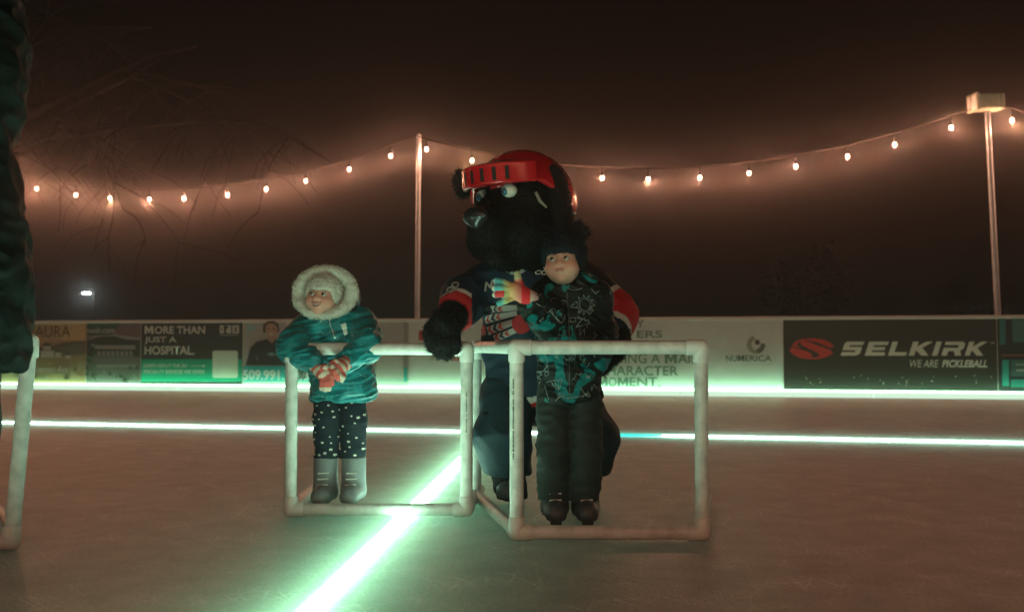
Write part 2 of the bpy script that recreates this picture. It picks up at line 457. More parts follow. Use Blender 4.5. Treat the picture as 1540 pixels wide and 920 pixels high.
# shavings cut up by the skates
gs = np.random.RandomState(77); ns = 5200
cl_ = np.stack([gs.uniform(-4.5, 4.5, 120), gs.uniform(2.2, 11.0, 120)], 1); ci = gs.randint(0, 120, ns)
sx_ = np.where(gs.uniform(size=ns) < 0.6, cl_[ci, 0] + gs.normal(size=ns) * 0.30, gs.uniform(-5, 5, ns)); sy_ = np.where(gs.uniform(size=ns) < 0.6, cl_[ci, 1] + gs.normal(size=ns) * 0.30, gs.uniform(2.0, 10.5, ns))
rr_ = gs.uniform(0.0012, 0.0045, (ns, 1)); pc = np.stack([sx_, sy_, np.full(ns, 0.0015)], 1)
aa = gs.uniform(0, 6.28, ns); d1 = np.stack([np.cos(aa), np.sin(aa), gs.uniform(0, 0.7, ns)], 1) * rr_; d2 = np.stack([np.cos(aa + 2.1), np.sin(aa + 2.1), gs.uniform(0, 0.9, ns)], 1) * rr_; d3 = np.stack([np.cos(aa + 4.2), np.sin(aa + 4.2), gs.uniform(0, 0.7, ns)], 1) * rr_
shv = link('ice_shavings', mesh_from(np.stack([pc + d1, pc + d2, pc + d3], 1).reshape(-1, 3).tolist(), np.arange(3 * ns).reshape(-1, 3).tolist()), mat('shavings', (0.82, 0.83, 0.84), 0.7))
tag(shv, 'fine pale ice shavings scattered over the rink', 'ice shavings', kind='stuff')

# ------------------------------------------------------------------ light strips frozen into the ice
def strip(a, b, w, label, mats, cuts=(), tubes=(), dep=0.09):
    """a flush lens with a lamp tube under the ice; cuts split the lens into lengths of other colours"""
    a = Vector(a); b = Vector(b); L_ = (b - a).length
    t = thing('ice_light_strip', label, 'light strip', a, math.atan2(b.y - a.y, b.x - a.x), 'light strips in the ice')
    xs = [0.0, *cuts, L_]
    for i in range(len(xs) - 1):
        MB().poly([(xs[i] + 0.004, -w / 2, 0.004), (xs[i + 1] - 0.004, -w / 2, 0.004), (xs[i + 1] - 0.004, w / 2, 0.004), (xs[i] + 0.004, w / 2, 0.004)]).build('lens', mats[i], t)
        MB().poly([(xs[i], -0.035, -dep), (xs[i + 1], -0.035, -dep), (xs[i + 1], 0.035, -dep), (xs[i], 0.035, -dep)]).build('lamp_tube', tubes[i], t)
    return t
fa, fb = G(0, 635), G(1500, 665)
fd = (fb - fa).normalized(); fs = fa - fd * 3.5; fe = fb + fd * 4.5
cut = [((G(px, 648) - fs).dot(fd)) for px in (880, 1000)]
strip(fs, fe, 0.09, 'cool white light strip crossing the ice in front of the boards', [M['lens_far'], M['lens_cyan'], M['lens_far']], cut, [M['tube_far'], M['tube_cyan'], M['tube_far']])
na, nb = G(462, 920), G(497, 885)
q = G(741, 646); na2 = Vector((-0.525, 2.1, 0)); nd = (q - na2).normalized()
strip(na2 - nd * 4.5, q - nd * 0.12, 0.06, 'bright light strip running from the bottom edge back between the children', [M['lens']], (), [M['tube']], 0.12)
nc = Vector((0, 1.25, 0))      # unseen strip added one spacing nearer, out of view; helps light the figures
strip(nc - fd * 4.2, nc + fd * 4.2, 0.05, 'unseen added light strip crossing the ice at the photographer feet', [M['lens_near']], (), [M['tube_dim']])

# ------------------------------------------------------------------ rink boards
HB = 1.05
wall = thing('rink_boards', 'long low white rink boards with pale cap rail around the ice', 'rink boards', BU(0), ANG)
for k in range(-4, 11):
    MB().box((k * 2.44 + 0.004, 0.0, 0.0), (k * 2.44 + 2.436, 0.05, HB - 0.04)).build('panel', M['board'], wall)
for k in range(-4, 11):
    MB().box((k * 2.44 + 0.002, -0.012, HB - 0.04), (k * 2.44 + 2.438, 0.075, HB)).build('cap_rail', M['cap'], wall, bevel=0.006)
for k in range(-3, 9):
    MB().box((k * 2.44 + 2.40, 0.052, -0.2), (k * 2.44 + 2.48, 0.12, HB - 0.06)).build('post', M['pole'], wall)
kick = thing('kick_light', 'glowing white light strip along the foot of the rink boards', 'light strip', BU(0), ANG)
for k in range(-4, 11):
    m_ = MB(); x0, x1 = k * 2.44 + 0.003, k * 2.44 + 2.437
    m_.v = [(x0, -0.125, 0.0), (x1, -0.125, 0.0), (x1, -0.118, 0.072), (x0, -0.118, 0.072), (x1, -0.004, 0.088), (x0, -0.004, 0.088)]
    m_.f = [(0, 1, 2, 3)]
    m_.build('lens', M['kick'], kick)
    m2_ = MB(); m2_.v = m_.v; m2_.f = [(3, 2, 4, 5)]; m2_.build('upper_lens', M['kick_top'], kick)

# banners on the boards
def banner(name, px0, px1, label, bgcol, top=None):
    u0, _ = Bpix(px0, 540); u1, _ = Bpix(px1, 540)
    t = thing(name, label, 'banner', BU(u0, 0.004), ANG, 'advertising banners on the boards')
    t['u0'] = u0
    Z0, Z1 = 0.095, HB - 0.045
    col = bgcol
    me = mesh_from([(0.004, 0, Z0), (u1 - u0 - 0.004, 0, Z0), (u1 - u0 - 0.004, 0, Z1), (0.004, 0, Z1)], [(0, 1, 2, 3)])
    paint(me, [col]); link('sheet', me, M['print'], t)
    return t
def paint(me, cols):
    at = me.color_attributes.new('Col', 'FLOAT_COLOR', 'CORNER'); i = 0
    for p, c in zip(me.polygons, cols):
        for li in p.loop_indices: at.data[li].color = (*c, 1)
def shapes(t, items, name='printed_picture', lay0=1):
    """items: (colour, [(px, py), ...]) layered flat print in photo pixels"""
    u0 = t['u0']; v = []; f = []; cols = []
    for k, (c, pts) in enumerate(items):
        b = len(v)
        P_ = [Bpix(px, py) for px, py in pts]
        y = -0.0015 * (lay0 + k)
        V_ = [Vector((u - u0, y, z)) for u, z in P_]
        v += V_
        for tri in tessellate_polygon([V_]): f.append(tuple(b + i for i in tri)); cols.append(c)
    me = mesh_from(v, f)
    # face the ice
    bm = bmesh.new(); bm.from_mesh(me); bm.free()
    paint(me, cols)
    return link(name, me, M['print'], t)
def rect(x0, y0, x1, y1): return [(x0, y0), (x1, y0), (x1, y1), (x0, y1)]
def words(t, s, x0, y0, x1, y1, m, bold=0.0, shear=0.0, lay=0.03, spacing=1.0, name='lettering'):
    """letters fitted between photo pixels x0..x1 and cap height y0..y1"""
    me, co = text_mesh(s, bold, shear, spacing=spacing)
    u0 = t['u0']; ua, za = Bpix(x0, y1); ub, zb = Bpix(x1, y0)
    lo = co.min(0); hi = co.max(0)
    co2 = np.empty_like(co)
    co2[:, 0] = (co[:, 0] - lo[0]) / (hi[0] - lo[0]) * (ub - ua) + ua - u0
    co2[:, 2] = (co[:, 1] - lo[1]) / (hi[1] - lo[1]) * (zb - za) + za
    co2[:, 1] = -lay
    me.vertices.foreach_set('co', co2.ravel()); me.materials.clear(); me.update()
    return link(name, me, m, t)

LAY = 0.014
def big_m(t, x0, y0, x1, y1, col, lay=9):
    g_ = [(0, 1), (0, 0), (.27, 0), (.5, .52), (.73, 0), (1, 0), (1, 1), (.76, 1), (.76, .42), (.5, .97), (.24, .42), (.24, 1)]
    return shapes(t, [(col, [(x0 + a * (x1 - x0), y0 + b * (y1 - y0)) for a, b in g_])], 'lettering', lay)
b1 = banner('advertising_banner', -75, 130, 'tan landscape banner with thin brown lettering beside the dark coat', (0.50, 0.33, 0.19))
rs = random.Random(3)
it = [((0.55, 0.42, 0.30), [(-72, 484), (60, 484), (40, 500), (-72, 505)]), ((0.62, 0.40, 0.20), [(70, 484), (129, 483), (129, 512), (95, 512)])]
it.append(((0.16, 0.13, 0.09), [(-72, 525), (20, 522), (70, 522), (100, 514), (129, 512), (129, 540), (60, 545), (-72, 545)]))
it.append(((0.30, 0.22, 0.12), [(-72, 540), (60, 537), (129, 532), (129, 573), (-72, 572)]))
for (x, y, w, h) in ((62, 527, 20, 10), (84, 530, 9, 7), (48, 530, 11, 9), (66, 520, 12, 6), (100, 534, 8, 5)):
    it.append(((0.48, 0.45, 0.38), rect(x, y, x + w, y + h)))
    it.append(((0.10, 0.09, 0.07), [(x - 2, y), (x + w + 2, y), (x + w - 3, y - 4), (x + 3, y - 4)]))
for i in range(26):
    x = rs.uniform(-70, 124); y = rs.uniform(545, 568); c = rs.choice([(0.42, 0.33, 0.16), (0.20, 0.20, 0.10), (0.12, 0.12, 0.07)])
    it.append((c, [(x, y), (x + rs.uniform(3, 9), y - rs.uniform(2, 6)), (x + rs.uniform(9, 16), y + 1), (x + 6, y + 4)]))
shapes(b1, it)
words(b1, 'VIVAURA', 28, 490, 110, 507, M['letter_brown'], lay=0.06)
words(b1, 'Sherman Ave.', 55, 550, 108, 559, M['letter_white'], lay=0.06)

b2 = banner('advertising_banner', 130, 212, 'photo banner of a long building with trees beside the hospital slogan', (0.22, 0.20, 0.20))
it = [((0.035, 0.10, 0.07), rect(131, 484, 185, 504)), ((0.20, 0.14, 0.15), [(185, 484), (211, 484), (211, 508), (165, 505)]),
      ((0.35, 0.36, 0.36), [(140, 505), (175, 503), (211, 508), (211, 516), (131, 514)]),
      ((0.05, 0.06, 0.05), [(131, 512), (150, 506), (172, 505), (190, 510), (211, 511), (211, 540), (131, 540)]),
      ((0.34, 0.33, 0.31), rect(143, 519, 204, 525)), ((0.10, 0.10, 0.10), rect(146, 526, 200, 536)), ((0.16, 0.17, 0.15), rect(131, 536, 211, 573)),
      ((0.30, 0.30, 0.28), rect(145, 548, 207, 552))]
for x in range(148, 200, 7): it.append(((0.30, 0.30, 0.26), rect(x, 528, x + 4, 535)))
for i in range(30):
    x = rs.choice([rs.uniform(131, 148), rs.uniform(175, 207), rs.uniform(131, 205)]); y = rs.uniform(552, 572) if i > 9 else rs.uniform(515, 560)
    if i <= 9: x = rs.uniform(131, 143)
    c = rs.choice([(0.05, 0.14, 0.06), (0.09, 0.22, 0.11), (0.20, 0.30, 0.20), (0.03, 0.08, 0.04)])
    it.append((c, [(x, y), (x + rs.uniform(1, 4), y - rs.uniform(3, 8)), (x + rs.uniform(4, 7), y), (x + 3, y + 3)]))
shapes(b2, it)
words(b2, 'nwsh.com', 135, 492, 177, 501, M['letter_white'], lay=0.075)

b3 = banner('advertising_banner', 212, 365, 'charcoal banner with white hospital slogan above an emerald band', (0.045, 0.048, 0.045))
shapes(b3, [((0.0, 0.34, 0.21), rect(212.5, 540, 364, 573.5)), ((0.60, 0.66, 0.58), [(322, 527), (356, 527), (358, 529), (358, 566), (356, 568), (322, 568), (320, 566), (320, 529)]),
            ((0.62, 0.62, 0.58), rect(331, 489, 337, 501)), ((0.62, 0.62, 0.58), [(339, 489), (348, 489), (348, 501), (341, 501)]), ((0.62, 0.62, 0.58), rect(350, 489, 360, 501)),
            ((0.04, 0.04, 0.04), rect(333.3, 492, 334.6, 498)), ((0.04, 0.04, 0.04), [(339, 490), (345, 490), (339, 499)]), ((0.04, 0.04, 0.04), [(353, 493), (358, 491), (357, 494), (355, 495), (358, 498), (354, 499)]),
            ((0.30, 0.30, 0.28), rect(332, 503, 359, 504.5))])
big_m(b3, 219, 490, 232, 502, (0.72, 0.74, 0.70), 14)
words(b3, 'ORE THAN', 234, 490, 310, 502, M['letter_white'], 0.022, lay=LAY + 0.01)
words(b3, 'JUST A', 219, 506, 267, 517, M['letter_white'], 0.022, lay=LAY + 0.01)
words(b3, 'HOSPITAL.', 219, 520, 294, 533, M['letter_white'], 0.022, lay=LAY + 0.01)
words(b3, 'LEARN ABOUT THE 20+', 217, 547, 284, 552, M['letter_white'], 0.012, 0.2, lay=LAY + 0.01)
words(b3, 'SPECIALTY SERVICES WE OFFER', 217, 556, 309, 561, M['letter_white'], 0.012, 0.2, lay=LAY + 0.01)
shapes(b3, [((0.55, 0.65, 0.58), rect(288, 549.5, 308, 550.5)), ((0.55, 0.65, 0.58), [(306, 547.5), (311, 550), (306, 552.5)])], 'arrow', 12)

b4 = banner('advertising_banner', 365, 615, 'pale banner with a smiling portrait and a telephone number behind the teal coat', (0.42, 0.41, 0.40))
it = [((0.30, 0.50, 0.50), [(370, 489), (376, 487), (383, 489), (385, 494), (380, 498), (372, 497)]),
      ((0.50, 0.49, 0.48), rect(430, 485, 520, 520)),
      ((0.02, 0.38, 0.40), rect(366, 550, 470, 573.5)), ((0.35, 0.44, 0.42), rect(470, 550, 614, 574)),
      ((0.03, 0.032, 0.03), [(370, 549), (377, 523), (386, 514), (400, 510), (417, 510), (430, 515), (440, 530), (445, 549)]),
      ((0.10, 0.06, 0.05), [(396, 500), (396, 489), (402, 483), (411, 482), (419, 486), (421, 497), (418, 500)]),
      ((0.42, 0.26, 0.20), [(401, 505), (404, 511), (409, 516), (415, 510), (416, 505)]),
      ((0.48, 0.29, 0.22), [(400, 496), (401, 489), (406, 486), (413, 487), (417, 491), (418, 499), (415, 506), (410, 509), (404, 506)]),
      ((0.62, 0.50, 0.44), [(405, 501), (413, 501), (411, 504), (407, 504)]), ((0.08, 0.04, 0.03), rect(403, 493.5, 406.5, 495)), ((0.08, 0.04, 0.03), rect(411, 493.5, 414.5, 495)),
      ((0.20, 0.32, 0.34), [(402, 532), (410, 529), (417, 533), (409, 535)]),
      ((0.40, 0.40, 0.36), [(386, 534), (390, 541), (388, 540)]),
      ((0.50, 0.56, 0.52), rect(567, 529, 607, 569)), ((0.02, 0.40, 0.38), rect(608.5, 552, 613, 574)),
      ((0.32, 0.31, 0.29), rect(608.5, 484, 613, 552))]
shapes(b4, it)
words(b4, '509.991.7068', 367, 556, 466, 571, M['letter_white'], 0.03, lay=0.03)
words(b4, '30', 450, 557, 461, 570, M['letter_dark'], 0.02, lay=0.034)

b5 = banner('advertising_banner', 615, 728, 'plain white banner with a red mark behind the black furry glove', (0.56, 0.60, 0.58))
shapes(b5, [((0.50, 0.03, 0.03), rect(630, 497, 645, 512)), ((0.10, 0.10, 0.10), rect(630, 526, 646, 528))])
words(b5, 'www.', 646, 536, 677, 543, M['letter_faint'], 0.02, lay=LAY, spacing=1.3)
words(b5, 'Re', 681, 535, 692, 543, M['letter_red'], 0.02, lay=LAY)

b6 = banner('advertising_banner', 728, 1178, 'white banner with bold grey slogan and a crescent logo', (0.62, 0.68, 0.66))
words(b6, 'Y', 957, 481, 969, 493, M['letter_grey'], 0.014, lay=LAY)
words(b6, 'ERS', 958, 497, 996, 508, M['letter_grey'], 0.014, lay=LAY)
big_m(b6, 1000, 531, 1018, 546, (0.11, 0.22, 0.16))  # lower slogan rows are grey, green light from below painted in
words(b6, 'AIN', 1019.5, 531, 1054, 546, M['letter_grey_greenlit'], 0.014, lay=LAY)
words(b6, 'VING A', 926, 531, 993, 546, M['letter_grey_greenlit'], 0.014, lay=LAY)
words(b6, 'CHARACTER', 898, 550, 1020, 564, M['letter_grey_greenlit'], 0.014, lay=LAY)
big_m(b6, 898, 567, 914, 581, (0.11, 0.22, 0.16))
big_m(b6, 929, 567, 945, 581, (0.11, 0.22, 0.16))
words(b6, 'O', 915.5, 567, 927.5, 581, M['letter_grey_greenlit'], 0.014, lay=LAY)
words(b6, 'ENT.', 947, 567, 993, 581, M['letter_grey_greenlit'], 0.014, lay=LAY)
big_m(b6, 1109.5, 534, 1119, 543, (0.04, 0.05, 0.05))
words(b6, 'NU', 1092, 534, 1108, 543, M['letter_dark'], 0.006, lay=LAY)
words(b6, 'ERICA', 1120.5, 534, 1160, 543, M['letter_dark'], 0.006, lay=LAY)
words(b6, 'CREDIT UNION', 1114, 546, 1160, 549, M['letter_faint'], 0.0, lay=LAY)
def arc_shape(cx, cy, r0, r1, a0, a1, dx=0, dy=0, n=16):
    o = [(cx + r1 * math.cos(a0 + (a1 - a0) * i / n), cy + r1 * math.sin(a0 + (a1 - a0) * i / n)) for i in range(n + 1)]
    i_ = [(cx + dx + r0 * math.cos(a1 + (a0 - a1) * i / n), cy + dy + r0 * math.sin(a1 + (a0 - a1) * i / n)) for i in range(n + 1)]
    return o + i_
shapes(b6, [((0.30, 0.34, 0.26), arc_shape(1137, 518, 9, 14, R(80), R(250), 2.5, 0)), ((0.12, 0.15, 0.12), arc_shape(1137, 518, 9, 14, R(-5), R(80), -2, -1.5)),
            ((0.04, 0.05, 0.05), [(1139 + 4 * math.cos(a * 0.4488), 514.5 + 4 * math.sin(a * 0.4488)) for a in range(14)])], 'logo')

b7 = banner('advertising_banner', 1178, 1500, 'black banner with a red oval emblem and slanted white brand lettering', (0.028, 0.032, 0.026))
RED = (0.62, 0.045, 0.035); BK = (0.028, 0.032, 0.026)
def ell(cx, cy, rx, ry, n=32): return [(cx + rx * math.cos(2 * math.pi * i / n), cy + ry * math.sin(2 * math.pi * i / n)) for i in range(n)]
ov = [((RED), [(1191, 520), (1196, 513), (1208, 509.5), (1222, 508.5), (1236, 510), (1247, 514), (1254, 520), (1248, 526), (1253, 531), (1244, 536), (1232, 539.5), (1218, 540), (1203, 538), (1193, 533), (1187, 527)]),
      ((BK), [(1188, 521), (1198, 524), (1214, 528), (1222, 533), (1219, 536), (1226, 537.5), (1232, 535), (1230, 530.5), (1218, 525.5), (1207, 520), (1203, 516), (1206, 513.5), (1200, 515), (1199, 519), (1206, 524), (1196, 521.5)]),
      ((BK), [(1206, 512), (1216, 511.5), (1230, 515), (1244, 521.5), (1254, 523.5), (1246, 525), (1232, 520), (1218, 514.5)])]
shapes(b7, ov, 'emblem')
def italics(letter, x, w):   # block letters drawn in a 0..1 box, y down, slanted
    out = []
    for pl in letter:
        out.append([(x + px * w + (1 - py) * 7.0, 513.5 + py * 21.0) for px, py in pl])
    return out
LET = {'S': [[(0.12,0),(1,0),(0.97,.25),(.3,.25),(.3,.37),(.97,.37),(.97,.85),(.8,1),(0,1),(0,.75),(.68,.75),(.68,.62),(0,.62),(0,.13)]],
 'E': [[(0,0),(1,0),(.97,.25),(.3,.25),(.3,.38),(.9,.38),(.9,.62),(.3,.62),(.3,.75),(.97,.75),(1,1),(0,1)]],
 'L': [[(0,0),(.3,0),(.3,.75),(1,.75),(1,1),(0,1)]],
 'K': [[(0,0),(.28,0),(.28,.36),(.66,0),(1,0),(.56,.45),(1,1),(.64,1),(.28,.6),(.28,1),(0,1)]],
 'I': [[(0,0),(1,0),(1,1),(0,1)]],
 'R': [[(0,0),(.85,0),(1,.14),(1,.5),(.86,.64),(1,1),(.68,1),(.56,.68),(.28,.68),(.28,1),(0,1),(0,.44),(.7,.44),(.7,.24),(0,.24)]]}
seq = [('S', 1264, 29), ('E', 1300, 30), ('L', 1335, 27), ('K', 1366, 30), ('I', 1401, 8), ('R', 1415, 30), ('K', 1450, 28)]
it = []
for ch, x, w in seq:
    for pl in italics(LET[ch], x, w): it.append(((0.70, 0.72, 0.66), pl))
shapes(b7, it, 'lettering', 4)
words(b7, 'WE ARE', 1368, 541, 1411, 552, M['letter_white'], 0.0, 0.25, lay=0.02)
words(b7, 'PICKLEBALL', 1416, 541, 1484, 552, M['letter_white'], 0.03, 0.25, lay=0.02)
words(b7, 'TM', 1488, 514, 1494, 517, M['letter_white'], lay=0.02)
shapes(b7, [((0.6, 0.65, 0.6), ell(rs.uniform(1195, 1490), rs.uniform(564, 581), rs.uniform(0.5, 1.4), rs.uniform(0.5, 1.4), 6)) for _ in range(26)], 'snow_speck', 14)['kind'] = 'stuff'

b8 = banner('advertising_banner', 1500, 1640, 'teal and black banner at the right edge below the light pole', (0.02, 0.03, 0.03))
shapes(b8, [((0.03, 0.20, 0.20), rect(1503, 475, 1512, 518)), ((0.05, 0.17, 0.17), [(1521, 475), (1639, 500), (1639, 516), (1523, 514)]), ((0.30, 0.10, 0.07), rect(1506, 533, 1639, 535)),
            ((0.02, 0.30, 0.26), rect(1507, 541, 1517, 580)), ((0.05, 0.13, 0.12), rect(1520, 541, 1639, 566)), ((0.02, 0.22, 0.19), rect(1520, 570, 1639, 582)),
            ((0.35, 0.40, 0.38), rect(1527, 547, 1560, 549)), ((0.35, 0.40, 0.38), rect(1528, 555, 1550, 558))])

# ------------------------------------------------------------------ poles and string lights behind the boards
OFFP = -0.42
def pole_u(px, py):
    u, z = Bpix(px, py, OFFP); return u
up1 = pole_u(627, 470); up2 = pole_u(1505, 468)
t1 = Bpix(630, 204, OFFP); t2 = Bpix(1485, 168, OFFP)
def light_pole(u, ztop, lean_u, label, r=0.038):
    p = BU(u, OFFP); t = thing('light_pole', label, 'pole', p, ANG, 'poles carrying the string lights')
    t.location.z = -0.25
    MB().tube([(0, 0, 0.02), (lean_u * .5, 0, (ztop + .25) * .5), (lean_u, 0, ztop + 0.25)], [r * 1.05, r, r * 0.92], 16).build('shaft', M['pole'], t, True)
    MB().tube([(0, 0, 0.0), (0, 0, 0.025)], 0.12, 16).build('base_plate', M['pole'], t)
    MB().tube([(lean_u, 0, ztop + 0.25), (lean_u, 0, ztop + 0.275)], [r * 1.1, r * 0.5], 16).build('end_cap', M['pole'], t)
    MB().tube([(lean_u, -r, ztop + 0.20), (lean_u, -r - 0.03, ztop + 0.215), (lean_u, -r - 0.035, ztop + 0.245)], 0.006, 8).build('hook', M['pole'], t, True)
    return t
light_pole(up1, t1[1], t1[0] - up1, 'slim bare pole behind the boards left of the costumed figure')
pr = light_pole(up2, t2[1], t2[0] - up2, 'slim pole at the right edge carrying a pale box fixture')
DS = up2 - up1
light_pole(up1 - DS, t1[1], 0.0, 'slim pole beyond the left edge of the view')
light_pole(up2 + DS, t1[1], 0.0, 'slim pole beyond the right edge of the view')
# box fixture on the right pole
fx = thing('floodlight', 'pale boxy floodlight housing on top of the right pole', 'floodlight', BU(t2[0], OFFP, t2[1] + 0.01), ANG + R(18))
fx.rotation_euler = (0, R(-3), ANG + R(18))
MB().box((-0.17, -0.10, 0.0), (0.20, 0.10, 0.21)).build('housing', M['fixture'], fx, bevel=0.02)
MB().box((-0.21, -0.115, -0.012), (-0.172, 0.115, 0.225)).build('bezel', M['fixture'], fx, bevel=0.008)
MB().box((-0.215, -0.09, 0.02), (-0.2115, 0.09, 0.19)).build('glass', M['pvc'], fx)
for k in range(7): MB().box((-0.13 + k * 0.045, -0.112, 0.02), (-0.122 + k * 0.045, -0.101, 0.19)).build('cooling_fin', M['fixture'], fx)
MB().tube([(0, 0, -0.05), (0, 0, 0.0)], 0.028, 12).build('mount', M['pole'], fx)
bulb_light = bpy.data.lights.new('bulb_glow', 'POINT'); bulb_light.energy = 30.0; bulb_light.color = (1.0, 0.405, 0.225); bulb_light.shadow_soft_size = 0.012
def glow(x, y, z, parent):
    o = bpy.data.objects.new('bulb_glow', bulb_light); C.objects.link(o); o.parent = parent; o.location = (x, y, z)
bulb_me = ball((0, 0, 0), (0.025, 0.025, 0.033), 10, 6)
def light_string(uA, zA, uB, zB, sag, us, label, n=None):
    t = thing('string_lights', label, 'string lights', BU(uA, OFFP), ANG, 'strings of bulbs hung between poles')
    Ls = uB - uA
    wz = lambda x: zA + (zB - zA) * x / Ls - 4 * sag * (x / Ls) * (1 - x / Ls)
    MB().tube([(Ls * i / 40, -0.05, wz(Ls * i / 40)) for i in range(41)], 0.0075, 6).build('wire', M['wire'], t, True)
    for k, x in enumerate(us):
        dz = 0.14
        s = MB().tube([(x, -0.05, wz(x)), (x, -0.05, wz(x) - dz + 0.06)], [0.006, 0.006], 6).tube([(x, -0.05, wz(x) - dz + 0.065), (x, -0.05, wz(x) - dz + 0.02)], 0.017, 10)
        so = s.build('socket', M['socket'], t)
        b = link('bulb', bulb_me, M['bulb'], so); b.location = (x, -0.05, wz(x) - dz - 0.012); glow(x, -0.05, wz(x) - dz - 0.062, so)
    return t
zh1 = t1[1] - 0.02; zh2 = Bpix(1478, 157, OFFP)[1]
ub = lambda xs, uA: [Bpix(px, 250, OFFP)[0] - uA for px in xs]
light_string(up1 - DS, zh1, up1, zh1, 0.66, [0.6, 1.2] + ub([0, 59, 118, 169, 228, 280, 345, 403, 462, 527, 589], up1 - DS), 'string of warm glowing bulbs sagging left of the bare pole')
light_string(up1, zh1, t2[0], zh2, 0.66, ub([643, 711, 776, 840, 906, 975, 1052, 1126, 1196, 1274, 1345, 1430], up1), 'string of warm glowing bulbs between the two poles above the costume head')
light_string(t2[0], zh2, up2 + DS, zh1, 0.66, [0.28] + [0.28 + 0.62 * k for k in range(1, 10)], 'string of warm bulbs leaving the right pole')

# the same string goes round the near side of the rink, behind the photographer
nearA, nearB = Vector((-7.0, -3.6, 0)), Vector((7.5, -4.6, 0))
for k in range(2):
    a = nearA.lerp(nearB, k / 2); b = nearA.lerp(nearB, (k + 1) / 2); Ls = (b - a).length
    t = thing('string_lights', ['string of warm bulbs on the near side of the rink, left half', 'string of warm bulbs on the near side of the rink, right half'][k], 'string lights', a, math.atan2(b.y - a.y, b.x - a.x), 'strings of bulbs hung between poles')
    wz = lambda x: 3.6 - 4 * 0.6 * (x / Ls) * (1 - x / Ls)
    MB().tube([(Ls * i / 30, 0, wz(Ls * i / 30)) for i in range(31)], 0.0075, 6).build('wire', M['wire'], t, True)
    for i in range(11):
        x = 0.35 + i * 0.65
        so = MB().tube([(x, 0, wz(x)), (x, 0, wz(x) - 0.12)], 0.012, 8).build('socket', M['socket'], t)
        b_ = link('bulb', bulb_me, M['bulb'], so); b_.location = (x, 0, wz(x) - 0.152); glow(x, 0, wz(x) - 0.202, so)
    p = thing('light_pole', ['slim pole behind the photographer, left', 'slim pole behind the photographer, middle'][k], 'pole', (a.x, a.y, -0.25), 0, 'poles carrying the string lights')
    MB().tube([(0, 0, 0), (0, 0, 3.9)], 0.038, 12).build('shaft', M['pole'], p, True)

# ------------------------------------------------------------------ white pipe skating aids
PR = 0.024
def pipe(t, a, b, name, r=PR): return MB().tube([a, b], r, 20).build(name, M['pvc'], t, True)
def collar(t, c, d, l=0.052, r=PR + 0.0045):
    """moulded socket starting at c and running along d"""
    c = Vector(c); d = Vector(d).normalized()
    return [c, c + d * (l - 0.004), c + d * l], [r, r, r - 0.003]
def fitting(t, c, dirs):
    mb = MB()
    for d in dirs:
        p, rr = collar(t, c, d); mb.tube(p, rr, 20)
    o = mb.build('fitting', M['pvc_fit'], t, True)
    ro = link('fitting_corner', ball(c, PR + 0.0046, 18, 12), M['pvc_fit'], o)
    return o
def pipe_print(t, x, y, z0, z1):
    rsn = random.Random(int((x + 9) * 1000)); mb = MB(); z = z0
    while z < z1:
        h = rsn.uniform(0.003, 0.006); w = rsn.uniform(0.0015, 0.0028)
        if rsn.random() < 0.8: mb.box((x - w, y - PR - 0.0008, z), (x + w, y - PR + 0.001, z + h))
        z += h + 0.0025
    mb.build('printed_marking', M['ink'], t)
X = Vector((1, 0, 0)); Y = Vector((0, 1, 0)); Z = Vector((0, 0, 1))
def aid(label, A, B, back, zr, lean=0.0, side=(True, False), prints=()):
    """A, B: foot of the two front legs (world xy); back: depth of the side skids"""
    A = Vector(A); B = Vector(B); t = thing('skating_aid', label, 'skating aid', ((A.x + B.x) / 2, (A.y + B.y) / 2, 0), 0, 'white pipe skating aids')
    o = Vector(((A.x + B.x) / 2, (A.y + B.y) / 2, 0))
    a, b = A - o, B - o; zc = zr - PR; zb = PR + 0.006
    at, bt = a + Z * zc + X * lean, b + Z * zc + X * lean
    e = (b - a).normalized()
    pipe(t, a + Z * zb, at, 'leg'); pipe(t, b + Z * zb, bt, 'leg'); pipe(t, at, bt, 'rail')
    pipe(t, a + Z * zb, b + Z * zb, 'base_rail')
    for (c, ct, k, s) in ((a, at, 0, e), (b, bt, 1, -e)):
        bk = Vector(back[k]) 
        pipe(t, c + Z * zb, c + bk + Z * zb, 'skid')
        fitting(t, c + Z * zb, [Z, s, bk])
        link('end_cap', ball(c + bk + Z * zb, PR + 0.003, 14, 8), M['pvc_fit'], t)
        if side[k]:
            pipe(t, ct, ct + bk, 'side_rail'); pipe(t, c + bk + Z * zb, ct + bk, 'leg')
            fitting(t, ct, [s, -Z, bk]); fitting(t, ct + bk, [-bk, -Z])
        else: fitting(t, ct, [s, -Z])
    for (x, y, z0, z1) in prints: pipe_print(t, x - o.x, y - o.y, z0, z1)
    return t
ZR = 0.676
DG = 3.64
gA = W(439, 520, DG); gB = W(702, 520, DG)
aid('white pipe skating aid that the child in the teal coat leans on', (gA.x, DG, 0), (gB.x, DG, 0), [(-0.02, 0.62, 0), (0.03, 0.50, 0)], ZR, 0.0, (False, False), [(gB.x, DG, 0.33, 0.48)])
DB = 3.2
bA = W(777, 520, DB); bB = W(1054, 520, DB); bC = W(716, 520, 4.02)
aid('larger white pipe skating aid in front of the child in the doodle jacket', (bA.x, DB, 0), (bB.x, DB, 0), [(bC.x - bA.x, 4.02 - DB, 0), (0.16, 0.72, 0)], 0.682, 0.0, (True, False), [(bA.x - 0.012, DB, 0.28, 0.55)])
DL = 3.05
lB = W(30, 650, DL)
aid('white pipe skating aid at the left edge beside the dark coat', (lB.x - 0.74, DL - 0.06, 0), (lB.x - 0.02, DL, 0), [(-0.05, 0.5, 0), (-0.35, 0.55, 0)], 0.70, 0.045, (False, False))

